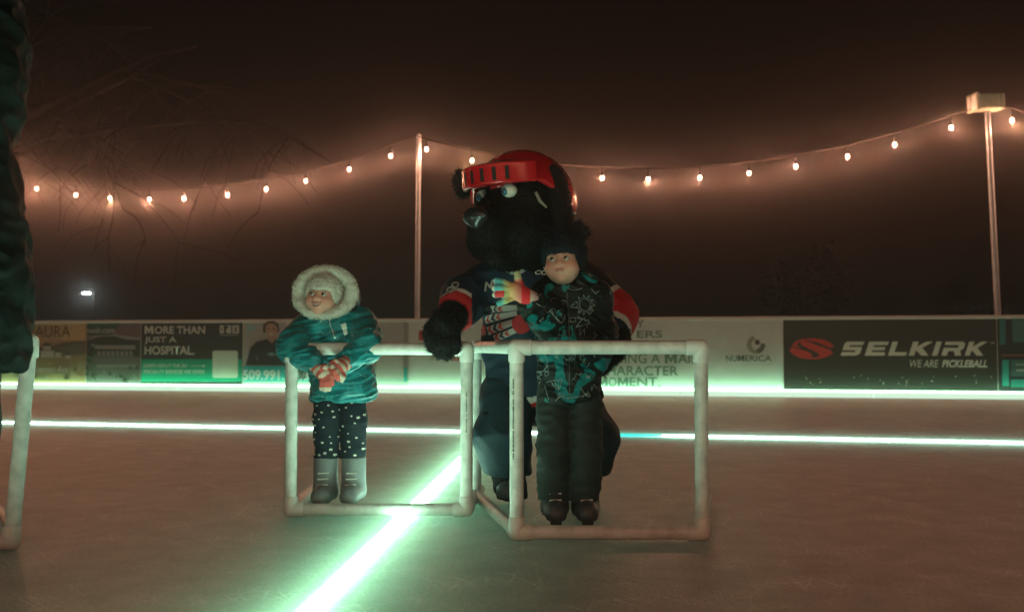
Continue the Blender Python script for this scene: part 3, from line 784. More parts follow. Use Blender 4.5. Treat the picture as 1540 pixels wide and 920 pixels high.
# ------------------------------------------------------------------ people
def skin_mat(name, c):
    m = mat(name, c, 0.55, 0.3, var=0.07, vscale=45, bump=0.05, bscale=260, attr=True)
    p = m.node_tree.nodes['Principled BSDF']; p.inputs['Subsurface Weight'].default_value = 0.15
    p.inputs['Subsurface Radius'].default_value = (0.012, 0.005, 0.003); p.inputs['Subsurface Scale'].default_value = 0.6
    return m
M['skin'] = skin_mat('skin', (0.60, 0.31, 0.24)); M['skin_cool'] = skin_mat('skin_pale', (0.58, 0.32, 0.25))
M['eye_white'] = mat('eye_white', (0.55, 0.54, 0.50), 0.2, 0.5); M['eye_child'] = mat('eye_child', (0.30, 0.27, 0.24), 0.2, 0.5); M['iris'] = mat('iris', (0.02, 0.015, 0.01), 0.1, 0.6)
M['eyelid'] = mat('eyelid', (0.46, 0.24, 0.19), 0.5); M['lip'] = mat('lip', (0.44, 0.18, 0.15), 0.45); M['teeth'] = mat('teeth', (0.65, 0.60, 0.52), 0.3); M['mouth'] = mat('mouth', (0.08, 0.02, 0.02), 0.6); M['brow'] = mat('brow', (0.22, 0.13, 0.09), 0.8)

def skin_col(c, rot, s, base):
    base = np.array(base, np.float32)
    def col(v):
        Q = (v - V3(c)) @ rot.astype(np.float32) / s
        k = np.zeros(len(v), np.float32)
        for p, r_, a in (((0.036, -0.068, -0.022), 0.020, 0.8), ((-0.036, -0.068, -0.022), 0.020, 0.8), ((0, -0.095, -0.014), 0.011, 0.7), ((0, -0.075, -0.070), 0.014, 0.35), ((0.072, 0, -0.01), 0.02, 0.7), ((-0.072, 0, -0.01), 0.02, 0.7)):
            k += a * np.exp(-(np.linalg.norm(Q - V3(p), axis=1) / r_) ** 2)
        k = np.clip(k, 0, 1)[:, None]
        return base * (1 - k) + base * np.array((0.98, 0.62, 0.60), np.float32) * k
    return col
def rotm(yaw, pitch=0.0, roll=0.0):
    return np.array((Matrix.Rotation(yaw, 3, 'Z') @ Matrix.Rotation(pitch, 3, 'X') @ Matrix.Rotation(roll, 3, 'Y')))
def face_sdf(Q, s, smile):
    """child's head in its own frame, front is -y, s scales"""
    Q = Q / s
    d = el(Q, (0, 0.006, 0.012), (0.070, 0.083, 0.086))
    d = smin(d, el(Q, (0, -0.026, -0.036), (0.055, 0.052, 0.052)), 0.03)
    for sx in (-1, 1): d = smin(d, el(Q, (0.033 * sx, -0.050, -0.030 + 0.004 * smile), (0.029, 0.028, 0.027)), 0.022)
    d = smin(d, el(Q, (0, -0.060, -0.068), (0.020, 0.018, 0.015)), 0.020)
    for sx in (-1, 1): d = smax(d, -el(Q, (0.027 * sx, -0.087, 0.004), (0.018, 0.018, 0.0125)), 0.012)
    d = smin(d, rc(Q, (0, -0.077, 0.006), (0, -0.088, -0.014), 0.006, 0.0095), 0.012)
    for sx in (-1, 1): d = smin(d, el(Q, (0.009 * sx, -0.083, -0.017), (0.0065, 0.007, 0.006)), 0.006)
    d = smin(d, el(Q, (0, -0.077, -0.041), (0.022, 0.010, 0.010)), 0.012)
    for sx in (-1, 1): d = smin(d, el(Q, (0.071 * sx, 0.004, -0.008), (0.009, 0.016, 0.022)), 0.006)
    return d * s
def face_parts(t, body, c, rot, s, smile, look=(0, 0), open_mouth=0.0):
    R3 = Matrix(rot.tolist())
    at = lambda p: Vector(c) + R3 @ (Vector(p) * s)
    for sx in (-1, 1):
        e = link('eye', ball((0, 0, 0), 0.0115 * s, 14, 10), M['eye_child'], body, at((0.027 * sx, -0.0695, 0.004)))
        ip = at((0.027 * sx + look[0], -0.0782, 0.004 + look[1]))
        ir = ball(ip, (0.0072 * s, 0.0042 * s, 0.0072 * s), 12, 8); link('iris', ir, M['iris'], body)
        # upper lid and brow
        MB().tube([at((0.027 * sx + (k - 3) * 0.0045, -0.0795 - 0.001 * (3 - abs(k - 3)) + 0.0018 * abs(k - 3), 0.0125 - 0.0009 * (k - 3) ** 2)) for k in range(7)], [0.0018 * s] * 7, 6).build('eyelid', M['eyelid'], body, True)
        MB().tube([at((0.028 * sx + (k - 3) * 0.0055, -0.0805 + 0.0006 * (k - 3) ** 2, 0.0225 - 0.0006 * (k - 3) ** 2)) for k in range(7)], [0.0008 * s, 0.0013 * s, 0.0016 * s, 0.0016 * s, 0.0015 * s, 0.0011 * s, 0.0007 * s], 6).build('eyebrow', M['brow'], body, True)
    w = 0.023 if smile else 0.019
    arc = lambda k, z, y: at(((k - 4) / 4 * w, -0.0908 + 0.0080 * ((k - 4) / 4) ** 2 + y, z + (0.010 if smile else 0.0015) * ((k - 4) / 4) ** 2))
    if open_mouth:
        v = [arc(k, -0.041, 0.0012) for k in range(9)] + [arc(k, -0.041 - open_mouth * (1 - ((k - 4) / 4) ** 2), 0.003) for k in range(9)]
        mb = MB(); mb.v = [tuple(p) for p in v]; mb.f = [(k, k + 1, 10 + k, 9 + k) for k in range(8)]; mb.build('mouth', M['mouth'], body)
        v = [arc(k, -0.0405, 0.0002) for k in range(1, 8)] + [arc(k, -0.0405 - 0.0055 * (1 - ((k - 4) / 4) ** 2), 0.001) for k in range(1, 8)]
        mb = MB(); mb.v = [tuple(p) for p in v]; mb.f = [(k, k + 1, 8 + k, 7 + k) for k in range(6)]; mb.build('teeth', M['teeth'], body)
    rr = [0.0012, 0.0022, 0.0028, 0.003, 0.0028, 0.003, 0.0028, 0.0022, 0.0012]
    MB().tube([arc(k, -0.0395, 0) for k in range(9)], [r * s for r in rr], 8).build('lip', M['lip'], body, True)
    MB().tube([arc(k, -0.0440 - (open_mouth * 1.0) * (1 - ((k - 4) / 4) ** 2), 0.001) for k in range(9)], [r * s * 1.15 for r in rr], 8).build('lip', M['lip'], body, True)

def hand_fn(wr, palm, fingers, k=0.006, pr=(0.026, 0.030), flat=None):
    """wrist, palm end, fingers: list of (points, radii)"""
    def fn(P):
        d = rc(P, wr, palm, pr[0], pr[1])
        for pts, rad in fingers: d = smin(d, chain(P, pts, rad, 0.004), k)
        return d
    return fn
def bounds(pts, m): a = np.array([list(p) for p in pts]); return a.min(0) - m, a.max(0) + m

# ---- the small child in the teal coat
DGIRL = 3.80
base = W(512, 520, DGIRL); gx = base.x
girl = thing('person', 'small child in teal puffer coat with fleecy hood, hands folded over the pipe', 'person', (gx, DGIRL, 0), 0)
def gp(px, py, y=0.0):
    p = W(px, py, DGIRL + y); return (p.x - gx, y, p.z)
M['coat_teal'] = mat('teal_coat', (0.0, 0.17, 0.195), 0.48, 0.35, var=0.35, vscale=16, bump=0.7, bscale=30, sheen=0.1)
M['coat_hem'] = mat('teal_trim', (0.0, 0.22, 0.22), 0.4, 0.5, var=0.2, vscale=20)
M['hood_navy'] = mat('hood_shell', (0.01, 0.02, 0.035), 0.45, var=0.2, vscale=10, bump=0.2, bscale=40)
M['fleece'] = mat('fleece', (0.68, 0.67, 0.60), 0.95, 0.1, var=0.16, vscale=90, bump=0.8, bscale=260)
M['lining'] = mat('hood_lining', (0.0, 0.30, 0.28), 0.6, var=0.1)
M['pants_navy'] = mat('pants_navy', (0.008, 0.014, 0.022), 0.8, 0.2, var=0.2, vscale=12, bump=0.1, bscale=120)
M['glove_pink'] = mat('knit_glove', (1, 1, 1), 0.9, 0.15, attr=True, bump=0.5, bscale=300)
M['boot'] = mat('boot', (0.05, 0.05, 0.055), 0.45, 0.4, var=0.2, vscale=20)
M['blade'] = mat('blade', (0.5, 0.5, 0.52), 0.25, metal=1.0)
M['boot_pale'] = mat('boot_pale', (0.16, 0.17, 0.18), 0.5, 0.4, var=0.15, vscale=20)
M['zip'] = mat('zip', (0.45, 0.5, 0.48), 0.35, metal=0.6)
hc = gp(488, 447, -0.066); hrot = rotm(R(-11), R(-5), R(4))
HS = 0.90
def girl_body(P):
    Q = (P - V3(hc)) @ hrot.astype(np.float32)
    d = face_sdf(Q, HS, 1)
    d = smin(d, rc(P, (hc[0] + 0.02, 0.0, hc[2] - 0.04), gp(505, 500, 0.02), 0.035, 0.04), 0.02)
    d = smin(d, rc(P, gp(505, 505, 0.03), gp(512, 580, 0.03), 0.06, 0.07), 0.03)
    for px in (491, 531): d = smin(d, chain(P, [gp(px, 585, 0.03), gp(px, 640, 0.012), gp(px, 745, 0.02)], [0.040, 0.030, 0.026]), 0.02)
    for a in ([(458, 495, 0.01), (441, 520, -0.11), (476, 548, -0.20)], [(548, 492, 0.01), (556, 516, -0.11), (520, 545, -0.20)]):
        d = smin(d, chain(P, [gp(*q) for q in a], [0.03, 0.026, 0.02]), 0.02)
    return d
gb = sdf_obj('body', girl_body, (-0.25, -0.28, 0.02), (0.22, 0.17, 1.02), 0.0035, M['skin'], girl, skin_col(hc, hrot, HS, (0.60, 0.32, 0.25)))
face_parts(girl, gb, hc, hrot, HS, 1, (-0.0025, 0.002), 0.009)

def girl_cap(P):
    Q = (P - V3(hc)) @ hrot.astype(np.float32) / HS
    d = el(Q, (0, 0.008, 0.018), (0.086, 0.098, 0.092))
    brim = 0.021 - 0.085 * np.clip((np.abs(Q[:, 0]) - 0.052) / 0.02, 0, 1) - 0.02 * np.clip(Q[:, 1] / 0.05, 0, 1)
    d = smax(d, brim - Q[:, 2], 0.012)
    d = smax(d, -el(Q, (0, -0.035, -0.036), (0.055, 0.08, 0.060)), 0.01)
    return d * HS + 0.0016 * wob(P, 260, 3)
cap = sdf_obj('fleece_cap', girl_cap, (hc[0] - 0.11, -0.18, hc[2] - 0.09), (hc[0] + 0.11, 0.08, hc[2] + 0.13), 0.003, M['fleece'], girl)
tufts(cap, 'fleece_nap', M['fleece'], cap, 4000, 0.005, 0.0018, 0.1, 2, 0.8)
# hood
rc_ = V3(gp(489, 440, -0.075)); rrot = rotm(R(-8), R(-10), R(5)).astype(np.float32)
RA, RB = 0.112, 0.093
def ring_k(P):
    Q = (P - rc_) @ rrot
    return Q, np.sqrt((Q[:, 0] / RA) ** 2 + (Q[:, 2] / RB) ** 2)
def girl_trim(P):
    Q, k = ring_k(P)
    w = Q[:, 1] + 0.6 * np.clip(-Q[:, 2] - 0.03, 0, 1) * 0.5
    return np.sqrt(((k - 1) * (RA + RB) / 2) ** 2 + w ** 2) - 0.0225 + 0.0022 * wob(P, 190, 5)
def girl_hood(P):
    Q, k = ring_k(P)
    d = el(Q, (0.004, 0.055, -0.004), (0.120, 0.125, 0.108))
    inner = el(Q, (0.0, 0.035, -0.004), (0.104, 0.125, 0.090))
    d = smax(d, -inner, 0.008)
    d = smax(d, -(Q[:, 1] - 0.0), 0.006)
    return d + 0.0015 * wob(P, 60, 2)
hood = sdf_obj('hood', girl_hood, (rc_[0] - 0.16, -0.14, rc_[2] - 0.16), (rc_[0] + 0.17, 0.16, rc_[2] + 0.16), 0.0038, M['hood_navy'], girl)
Mi = Matrix(rrot.tolist())
lin = ball((0, 0, 0), 1.0, 28, 18)
li = link('lining', lin, M['lining'], hood)
li.matrix_local = Matrix.Translation(Vector(rc_.tolist())) @ Mi.to_4x4() @ Matrix.Translation((0, 0.035, -0.004)) @ Matrix.Diagonal((0.1015, 0.122, 0.0875, 1))
bm = bmesh.new(); bm.from_mesh(lin); bmesh.ops.delete(bm, geom=[v for v in bm.verts if v.co.y < -0.22], context='VERTS'); bm.to_mesh(lin); bm.free()
trim = sdf_obj('fleece_trim', girl_trim, (rc_[0] - 0.17, -0.16, rc_[2] - 0.15), (rc_[0] + 0.17, 0.05, rc_[2] + 0.15), 0.0032, M['fleece'], hood)
tufts(trim, 'fleece_nap', M['fleece'], hood, 9000, 0.0045, 0.002, 0.05, 4, 0.8)

LARM = [gp(461, 496, 0.0), gp(441, 522, -0.12), gp(473, 546, -0.205)]
RARM = [gp(546, 494, 0.0), gp(553, 518, -0.12), gp(523, 543, -0.205)]
def girl_coat(P):
    d = chain(P, [gp(503, 486, 0.01), gp(508, 520, 0.03), gp(517, 588, 0.03)], [0.088, 0.112, 0.132], 0.03, (1, 0.86, 1))
    d = smin(d, rc(P, gp(475, 488, 0.005), gp(535, 486, 0.005), 0.060, 0.062), 0.04)
    d = smin(d, rc(P, gp(490, 474, -0.03), gp(512, 474, -0.03), 0.052, 0.050), 0.03)
    for A_ in (LARM, RARM): d = smin(d, chain(P, A_, [0.062, 0.055, 0.037], 0.03), 0.022)
    hem = gp(519, 601, 0)[2] + 0.05 * (P[:, 0] - 0.02)
    d = smax(d, hem - P[:, 2], 0.016)
    d = smax(d, -el(P, hc, (0.082, 0.085, 0.080)), 0.012)
    d = d - 0.0085 * np.clip(ridge(P, (26, 26, 52), 11), -0.7, 1) - 0.0065 * ridge(P, (90, 60, 130), 4) - 0.004 * wob(P, (30, 20, 14), 6)
    return d
coat = sdf_obj('coat', girl_coat, (-0.28, -0.29, 0.42), (0.24, 0.20, 0.86), 0.0038, M['coat_teal'], girl)
cb = bvh_of(coat)
zx = lambda px, py, y=-0.13: (gp(px, py, y)[0], gp(px, py, y)[2])
strokes(cb, [[zx(491, 474), zx(494, 490), zx(500, 508)]], 0.0022, 'zip', M['zip'], coat)
patch(cb, [[zx(509, 487), zx(516, 485), zx(520, 501), zx(513, 504)]], 'sewn_badge', M['pvc'], coat, 0.004, 5)
strokes(cb, [[(gp(px, 0, 0)[0], gp(519, 593, 0)[2] + 0.05 * (gp(px, 0, 0)[0] - 0.02)) for px in range(468, 572, 4)]], 0.0035, 'hem_band', M['coat_hem'], coat)
rsn = random.Random(9); flk = MB()
for _ in range(140):
    x, z = zx(rsn.uniform(455, 568), rsn.choice([rsn.uniform(490, 600), rsn.uniform(560, 600)]))
    p = cast(cb, x, z)
    if p is not None:
        r_ = rsn.uniform(0.0008, 0.0020); flk.poly([p + Vector((r_, -0.001, 0)), p + Vector((0, -0.001, r_)), p + Vector((-r_, -0.001, 0)), p + Vector((0, -0.001, -r_))])
fo = flk.build('snow_fleck', M['fleece'], coat); fo['kind'] = 'stuff'
def girl_pants(P):
    d = None
    for px in (491, 531):
        e = chain(P, [gp(px + (2 if px < 510 else -2), 580, 0.03), gp(px, 630, 0.01), gp(px, 686, 0.02)], [0.056, 0.051, 0.049], 0.02)
        e = smax(e, gp(px, 688, 0)[2] - P[:, 2], 0.008)
        d = e if d is None else smin(d, e, 0.012)
    return d - 0.0035 * np.clip(ridge(P, (30, 30, 60), 8), -0.7, 1) - 0.0015 * ridge(P, (60, 50, 140), 9)
pants = sdf_obj('trousers', girl_pants, (-0.16, -0.10, 0.18), (0.15, 0.15, 0.58), 0.004, M['pants_navy'], girl)
pb = bvh_of(pants); sp = []
tries = 0
while len(sp) < 42 and tries < 900:
    tries += 1
    x, z = zx(rsn.uniform(470, 553), rsn.uniform(603, 684), -0.02)
    if all(math.hypot(x - a, z - b) > 0.022 for a, b, _ in sp): sp.append((x, z, rsn.uniform(0.004, 0.0075)))
for x, z, r_ in sp: patch(pb, [star(x, z, r_, rsn.uniform(0, 1))], 'printed_star', M['fleece'], pants, 0.002, 0)
def skate(t, px, gpf, y, zt, w, m, pyb, toe=0.0, name='skate'):
    cx_ = gpf(px, 700, y)[0]
    def fn(P):
        d = rc(P, (cx_, y, 0.075), (cx_, y, zt), w, w * 1.02)
        d = smin(d, rc(P, (cx_, y + 0.005, 0.072), (cx_ + toe, y - 0.105, 0.066), w * 0.95, w * 0.78), 0.02)
        d = smax(d, 0.042 - P[:, 2], 0.006); d = smax(d, P[:, 2] - zt, 0.008)
        return d
    b = sdf_obj(name, fn, (cx_ - 0.09, y - 0.20, 0.03), (cx_ + 0.09, y + 0.10, zt + 0.02), 0.0045, m, t)
    MB().box((cx_ - 0.02, y - 0.125, 0.028), (cx_ + 0.02, y + 0.045, 0.045)).build('sole', M['ink'], b, bevel=0.004)
    MB().box((cx_ - 0.003, y - 0.145, 0.001), (cx_ + 0.003, y + 0.055, 0.030)).build('blade', M['blade'], b)
    for k in range(4):
        MB().tube([(cx_ - 0.022, y - w * 0.98 - 0.010 * (3 - k), 0.085 + 0.022 * k), (cx_ + 0.022, y - w * 0.98 - 0.010 * (3 - k), 0.087 + 0.022 * k)], 0.003, 6).build('lace', M['pvc'], b)
    return b
skate(girl, 490, gp, 0.02, 0.215, 0.049, M['boot_pale'], 690)
skate(girl, 532, gp, 0.02, 0.215, 0.049, M['boot_pale'], 690)
# striped gloves, one hand hanging over the other
PINK = np.array((0.52, 0.10, 0.085)); CREAM = np.array((0.55, 0.46, 0.38))
def stripes(a, b, per, ph=0.0, duty=0.5):
    a = V3(a); ax = V3(b) - a; ax = ax / np.linalg.norm(ax)
    def col(v):
        s = ((v - a) @ ax) / per + ph
        m_ = ((s % 1) < duty)[:, None]
        return np.where(m_, PINK, CREAM)
    return col
w1, p1 = gp(472, 545, -0.21), gp(485, 562, -0.235)
f1 = [([gp(487, 562, -0.24), gp(484, 574, -0.245), gp(483, 584, -0.24)], [0.0105, 0.0098, 0.009]),
      ([gp(489, 562, -0.24), gp(489, 575, -0.248), gp(489, 586, -0.242)], [0.0105, 0.0098, 0.009]),
      ([gp(492, 560, -0.24), gp(494, 574, -0.248), gp(495, 585, -0.242)], [0.0105, 0.0098, 0.009]),
      ([gp(495, 558, -0.24), gp(499, 568, -0.245), gp(500, 577, -0.24)], [0.010, 0.009, 0.0085]),
      ([gp(482, 552, -0.25), gp(489, 551, -0.27), gp(495, 555, -0.275)], [0.011, 0.0105, 0.0095])]
lo, hi = bounds([w1, p1] + [q for f in f1 for q in f[0]], 0.045)
def glove_col1(v):
    c = stripes(w1, p1, 0.030, 0.15)(v)
    fz = (v[:, 2] < gp(489, 568, -0.24)[2])[:, None]
    tip = (v[:, 2] < gp(489, 582, -0.24)[2])[:, None]
    return np.where(tip, CREAM, np.where(fz, PINK, c))
sdf_obj('glove', hand_fn(w1, p1, f1, 0.007, (0.030, 0.026)), lo, hi, 0.0024, M['glove_pink'], girl, glove_col1)
w2, p2 = gp(524, 542, -0.21), gp(511, 553, -0.262)
f2 = [([gp(508, 549, -0.27), gp(500, 551, -0.29), gp(499, 560, -0.285)], [0.0105, 0.0098, 0.009]),
      ([gp(510, 554, -0.27), gp(504, 558, -0.295), gp(503, 566, -0.29)], [0.0105, 0.0098, 0.009]),
      ([gp(513, 558, -0.27), gp(509, 564, -0.29), gp(508, 570, -0.285)], [0.0102, 0.0098, 0.009]),
      ([gp(517, 560, -0.265), gp(516, 567, -0.28), gp(514, 572, -0.275)], [0.010, 0.009, 0.0085]),
      ([gp(512, 545, -0.26), gp(504, 543, -0.275), gp(498, 547, -0.275)], [0.011, 0.0105, 0.0095])]
lo, hi = bounds([w2, p2] + [q for f in f2 for q in f[0]], 0.045)
sdf_obj('glove', hand_fn(w2, p2, f2, 0.007, (0.030, 0.027)), lo, hi, 0.0024, M['glove_pink'], girl, stripes(w2, gp(500, 565, -0.29), 0.028, 0.4))

# ---- the child in the doodle jacket
DBOY = 3.42
bx = W(857, 520, DBOY).x
boy = thing('person', 'child in black doodle-print jacket and dark winter hat holding out a rainbow glove', 'person', (bx, DBOY, 0), 0)
def bp(px, py, y=0.0):
    p = W(px, py, DBOY + y); return (p.x - bx, y, p.z)
def doodle_mat():
    m = mat('doodle_jacket', (0.006, 0.009, 0.009), 0.6, 0.2, bump=0.6, bscale=30)
    N = m.node_tree.nodes; L = m.node_tree.links; p = N['Principled BSDF']
    tc = N.new('ShaderNodeTexCoord'); nz = N.new('ShaderNodeTexNoise'); nz.inputs['Scale'].default_value = 9.5; nz.inputs['Detail'].default_value = 1.2; nz.inputs['Distortion'].default_value = 0.8
    L.new(tc.outputs['Object'], nz.inputs['Vector'])
    cr = N.new('ShaderNodeValToRGB'); e = cr.color_ramp.elements; cr.color_ramp.interpolation = 'CONSTANT'
    e[0].position = 0.0; e[0].color = (0.006, 0.009, 0.009, 1); e[1].position = 0.585; e[1].color = (0.0, 0.14, 0.15, 1)
    L.new(nz.outputs['Fac'], cr.inputs[0]); L.new(cr.outputs[0], p.inputs['Base Color'])
    return m
M['doodle'] = doodle_mat()
M['doodle_line'] = mat('doodle_line', (0.20, 0.26, 0.25), 0.6)
M['hat_navy'] = mat('hat_navy', (0.010, 0.016, 0.022), 0.95, 0.1, var=0.3, vscale=60, bump=0.6, bscale=220)
M['pants_dark'] = mat('pants_dark', (0.018, 0.024, 0.022), 0.75, 0.25, var=0.25, vscale=10, bump=0.15, bscale=60)
M['fleece_teal'] = mat('neck_warmer', (0.02, 0.17, 0.17), 0.9, bump=0.4, bscale=150)
bh = bp(847, 395, -0.045); brot = rotm(R(-14), R(-4), R(-4)); BS = 0.93
def boy_body(P):
    Q = (P - V3(bh)) @ brot.astype(np.float32)
    d = face_sdf(Q, BS, 0)
    d = smin(d, rc(P, (bh[0], 0.01, bh[2] - 0.04), bp(855, 450, 0.02), 0.036, 0.045), 0.02)
    d = smin(d, rc(P, bp(855, 450, 0.03), bp(858, 570, 0.03), 0.07, 0.075), 0.03)
    for px in (832, 878): d = smin(d, chain(P, [bp(px, 580, 0.03), bp(px, 690, 0.0), bp(px, 770, 0.03)], [0.05, 0.04, 0.034]), 0.02)
    d = smin(d, chain(P, [bp(818, 445, 0.01), bp(824, 484, -0.10), bp(797, 456, -0.20)], [0.035, 0.03, 0.022]), 0.02)
    d = smin(d, chain(P, [bp(896, 445, 0.03), bp(902, 500, 0.04), bp(898, 548, -0.02)], [0.035, 0.03, 0.022]), 0.02)
    return d
bb_ = sdf_obj('body', boy_body, (-0.24, -0.26, 0.02), (0.20, 0.16, 1.10), 0.0036, M['skin_cool'], boy, skin_col(bh, brot, BS, (0.56, 0.32, 0.25)))
face_parts(boy, bb_, bh, brot, BS, 0, (-0.002, 0.002), 0.0)
def boy_hat(P):
    Q = (P - V3(bh)) @ brot.astype(np.float32) / BS
    d = el(Q, (0.004, 0.014, 0.028), (0.091, 0.100, 0.098))
    brim = 0.022 - 0.105 * np.clip((np.abs(Q[:, 0]) - 0.056) / 0.018, 0, 1) - 0.03 * np.clip(Q[:, 1] / 0.05, 0, 1)
    d = smax(d, brim - Q[:, 2], 0.012)
    d = smax(d, -el(Q, (0, -0.04, -0.040), (0.058, 0.085, 0.064)), 0.01)
    return d * BS + 0.0016 * wob(P, 150, 3)
hat = sdf_obj('winter_hat', boy_hat, (bh[0] - 0.12, -0.18, bh[2] - 0.12), (bh[0] + 0.12, 0.10, bh[2] + 0.14), 0.0034, M['hat_navy'], boy)
pom = link('pompom', ball(bp(871, 349, 0.02), (0.036, 0.034, 0.030), 16, 10), M['hat_navy'], hat)
tufts(pom, 'pompom_yarn', M['hat_navy'], hat, 700, 0.022, 0.0016, 0.0, 6, 0.8)
tufts(hat, 'hat_nap', M['hat_navy'], hat, 2200, 0.009, 0.0016, 0.1, 7, 0.8, keep=lambda c: c[:, 2] > bh[2] + 0.045)
def boy_jacket(P):
    d = chain(P, [bp(857, 446, 0.02), bp(858, 500, 0.03), bp(857, 590, 0.03)], [0.095, 0.116, 0.112], 0.03, (1, 0.84, 1))
    d = smin(d, rc(P, bp(828, 445, 0.02), bp(888, 444, 0.02), 0.062, 0.062), 0.04)
    d = smin(d, rc(P, bp(846, 432, -0.01), bp(862, 432, -0.01), 0.056, 0.056), 0.02)
    d = smin(d, chain(P, [bp(819, 447, 0.0), bp(823, 482, -0.10), bp(798, 457, -0.195)], [0.058, 0.054, 0.043], 0.03), 0.02)
    d = smin(d, chain(P, [bp(897, 448, 0.03), bp(905, 500, 0.05), bp(897, 545, 0.0)], [0.056, 0.050, 0.040], 0.03), 0.015)
    d = smax(d, bp(857, 604, 0)[2] + 0.012 * np.sin(P[:, 0] * 30) - P[:, 2], 0.014)
    d = smax(d, -el(P, bh, (0.080, 0.085, 0.088)), 0.010)
    waist = np.abs(P[:, 2] - bp(857, 498, 0)[2])
    d = d + 0.006 * np.exp(-(waist / 0.010) ** 2)
    return d - 0.0075 * np.clip(ridge(P, (26, 26, 48), 21), -0.7, 1) - 0.0055 * ridge(P, (85, 60, 120), 14) - 0.004 * wob(P, (30, 20, 14), 16)
jacket = sdf_obj('jacket', boy_jacket, (-0.27, -0.28, 0.42), (0.22, 0.20, 0.93), 0.0038, M['doodle'], boy)
jb = bvh_of(jacket)
def jz(px, py): p = bp(px, py, -0.08); return (p[0], p[2])
def px_line(pts): return [jz(*p) for p in pts]
S_ = 1 / 425.0
D_ = []
cx0, cz0 = jz(880, 458); D_.append(circ(cx0, cz0, 8.5 * S_, 18, sq=1.1))
for k in range(11):
    a = k * 2 * math.pi / 11
    D_.append([(cx0 + 10.5 * S_ * math.cos(a - .2), cz0 + 10.5 * S_ * math.sin(a - .2)), (cx0 + 16.5 * S_ * math.cos(a), cz0 + 16.5 * S_ * math.sin(a)), (cx0 + 10.5 * S_ * math.cos(a + .2), cz0 + 10.5 * S_ * math.sin(a + .2))])
D_.append(circ(*jz(832, 453), 4 * S_, 10, 0.6, 5.2)); D_.append(circ(*jz(829, 469), 3.6 * S_, 12)); D_.append(circ(*jz(841, 476), 6.5 * S_, 16, sq=1.5))
D_.append(px_line([(838, 473), (843, 472), (841, 477), (845, 481)])); D_.append(circ(*jz(848, 454), 3.2 * S_, 10, 0, 5))
D_.append(px_line([(857, 478), (866, 478), (866, 484), (858, 484), (857, 478)])); D_.append(px_line([(868, 476), (876, 479), (872, 484), (866, 492), (880, 488)]))
D_.append(px_line([(890, 434), (896, 441), (902, 436)])); D_.append(px_line([(850, 434), (864, 437), (876, 433)]))
D_.append(px_line([(839, 496), (850, 496), (850, 504), (839, 504), (839, 496)])); D_.append(px_line([(872, 494), (872, 504), (879, 494), (879, 504)]))
cx1, cz1 = jz(812, 545); D_.append(circ(cx1, cz1, 13 * S_, 20, sq=1.15)); D_.append(circ(cx1 - 0.008, cz1 + 0.006, 2.4 * S_, 8)); D_.append(circ(cx1 + 0.010, cz1 + 0.006, 2.4 * S_, 8))
D_.append(px_line([(846, 530), (850, 540), (858, 543), (865, 538), (867, 528)])); D_.append(px_line([(852, 533), (860, 536), (866, 531)]))
D_.append(px_line([(881, 528), (873, 528), (873, 541), (881, 541)])); D_.append(px_line([(873, 534), (879, 534)]))
D_.append(px_line([(821, 553), (821, 566), (826, 564), (826, 560), (822, 559), (826, 557), (825, 553), (821, 553)]))
D_.append(px_line([(828, 573), (846, 570), (841, 589), (828, 573)])); D_.append(px_line([(834, 572), (841, 587)])); D_.append(px_line([(840, 571), (841, 587)]))
D_.append(px_line([(836, 603), (843, 595), (850, 599), (868, 597), (885, 593)])); D_.append(px_line([(884, 588), (888, 596), (882, 596), (884, 588)]))
D_.append(px_line([(804, 578), (812, 590), (806, 601)])); D_.append(px_line([(814, 575), (806, 592)])); D_.append(px_line([(820, 580), (826, 600)]))
rsn = random.Random(21)
for _ in range(34):
    x, y = rsn.uniform(806, 900), rsn.uniform(440, 600); pts = [(x, y)]
    for _k in range(rsn.randint(2, 5)): x += rsn.uniform(-7, 7); y += rsn.uniform(-6, 6); pts.append((x, y))
    D_.append(px_line(pts))
for d_ in D_: strokes(jb, [d_], 0.0009, 'printed_doodle', M['doodle_line'], jacket)
patch(jb, [px_line([(846, 420), (858, 422), (856, 434), (849, 440), (845, 432)])], 'neck_warmer', M['fleece_teal'], boy, 0.004, 4)
strokes(jb, [px_line([(853, 440), (856, 500), (857, 602)])], 0.002, 'zip', M['letter_dark'], jacket)
def boy_pants(P):
    d = None
    for px in (833, 879):
        e = chain(P, [bp(px, 580, 0.03), bp(px, 680, 0.0), bp(px, 764, 0.03)], [0.062, 0.058, 0.054], 0.02)
        e = smax(e, bp(px, 766, 0)[2] - P[:, 2], 0.008)
        d = e if d is None else smin(d, e, 0.010)
    return d - 0.0075 * np.clip(ridge(P, (26, 26, 44), 18), -0.7, 1) - 0.003 * ridge(P, (60, 40, 110), 19)
sdf_obj('trousers', boy_pants, (-0.17, -0.10, 0.10), (0.17, 0.15, 0.58), 0.004, M['pants_dark'], boy)
skate(boy, 834, bp, 0.03, 0.15, 0.050, M['boot'], 770); skate(boy, 880, bp, 0.03, 0.15, 0.050, M['boot'], 770)
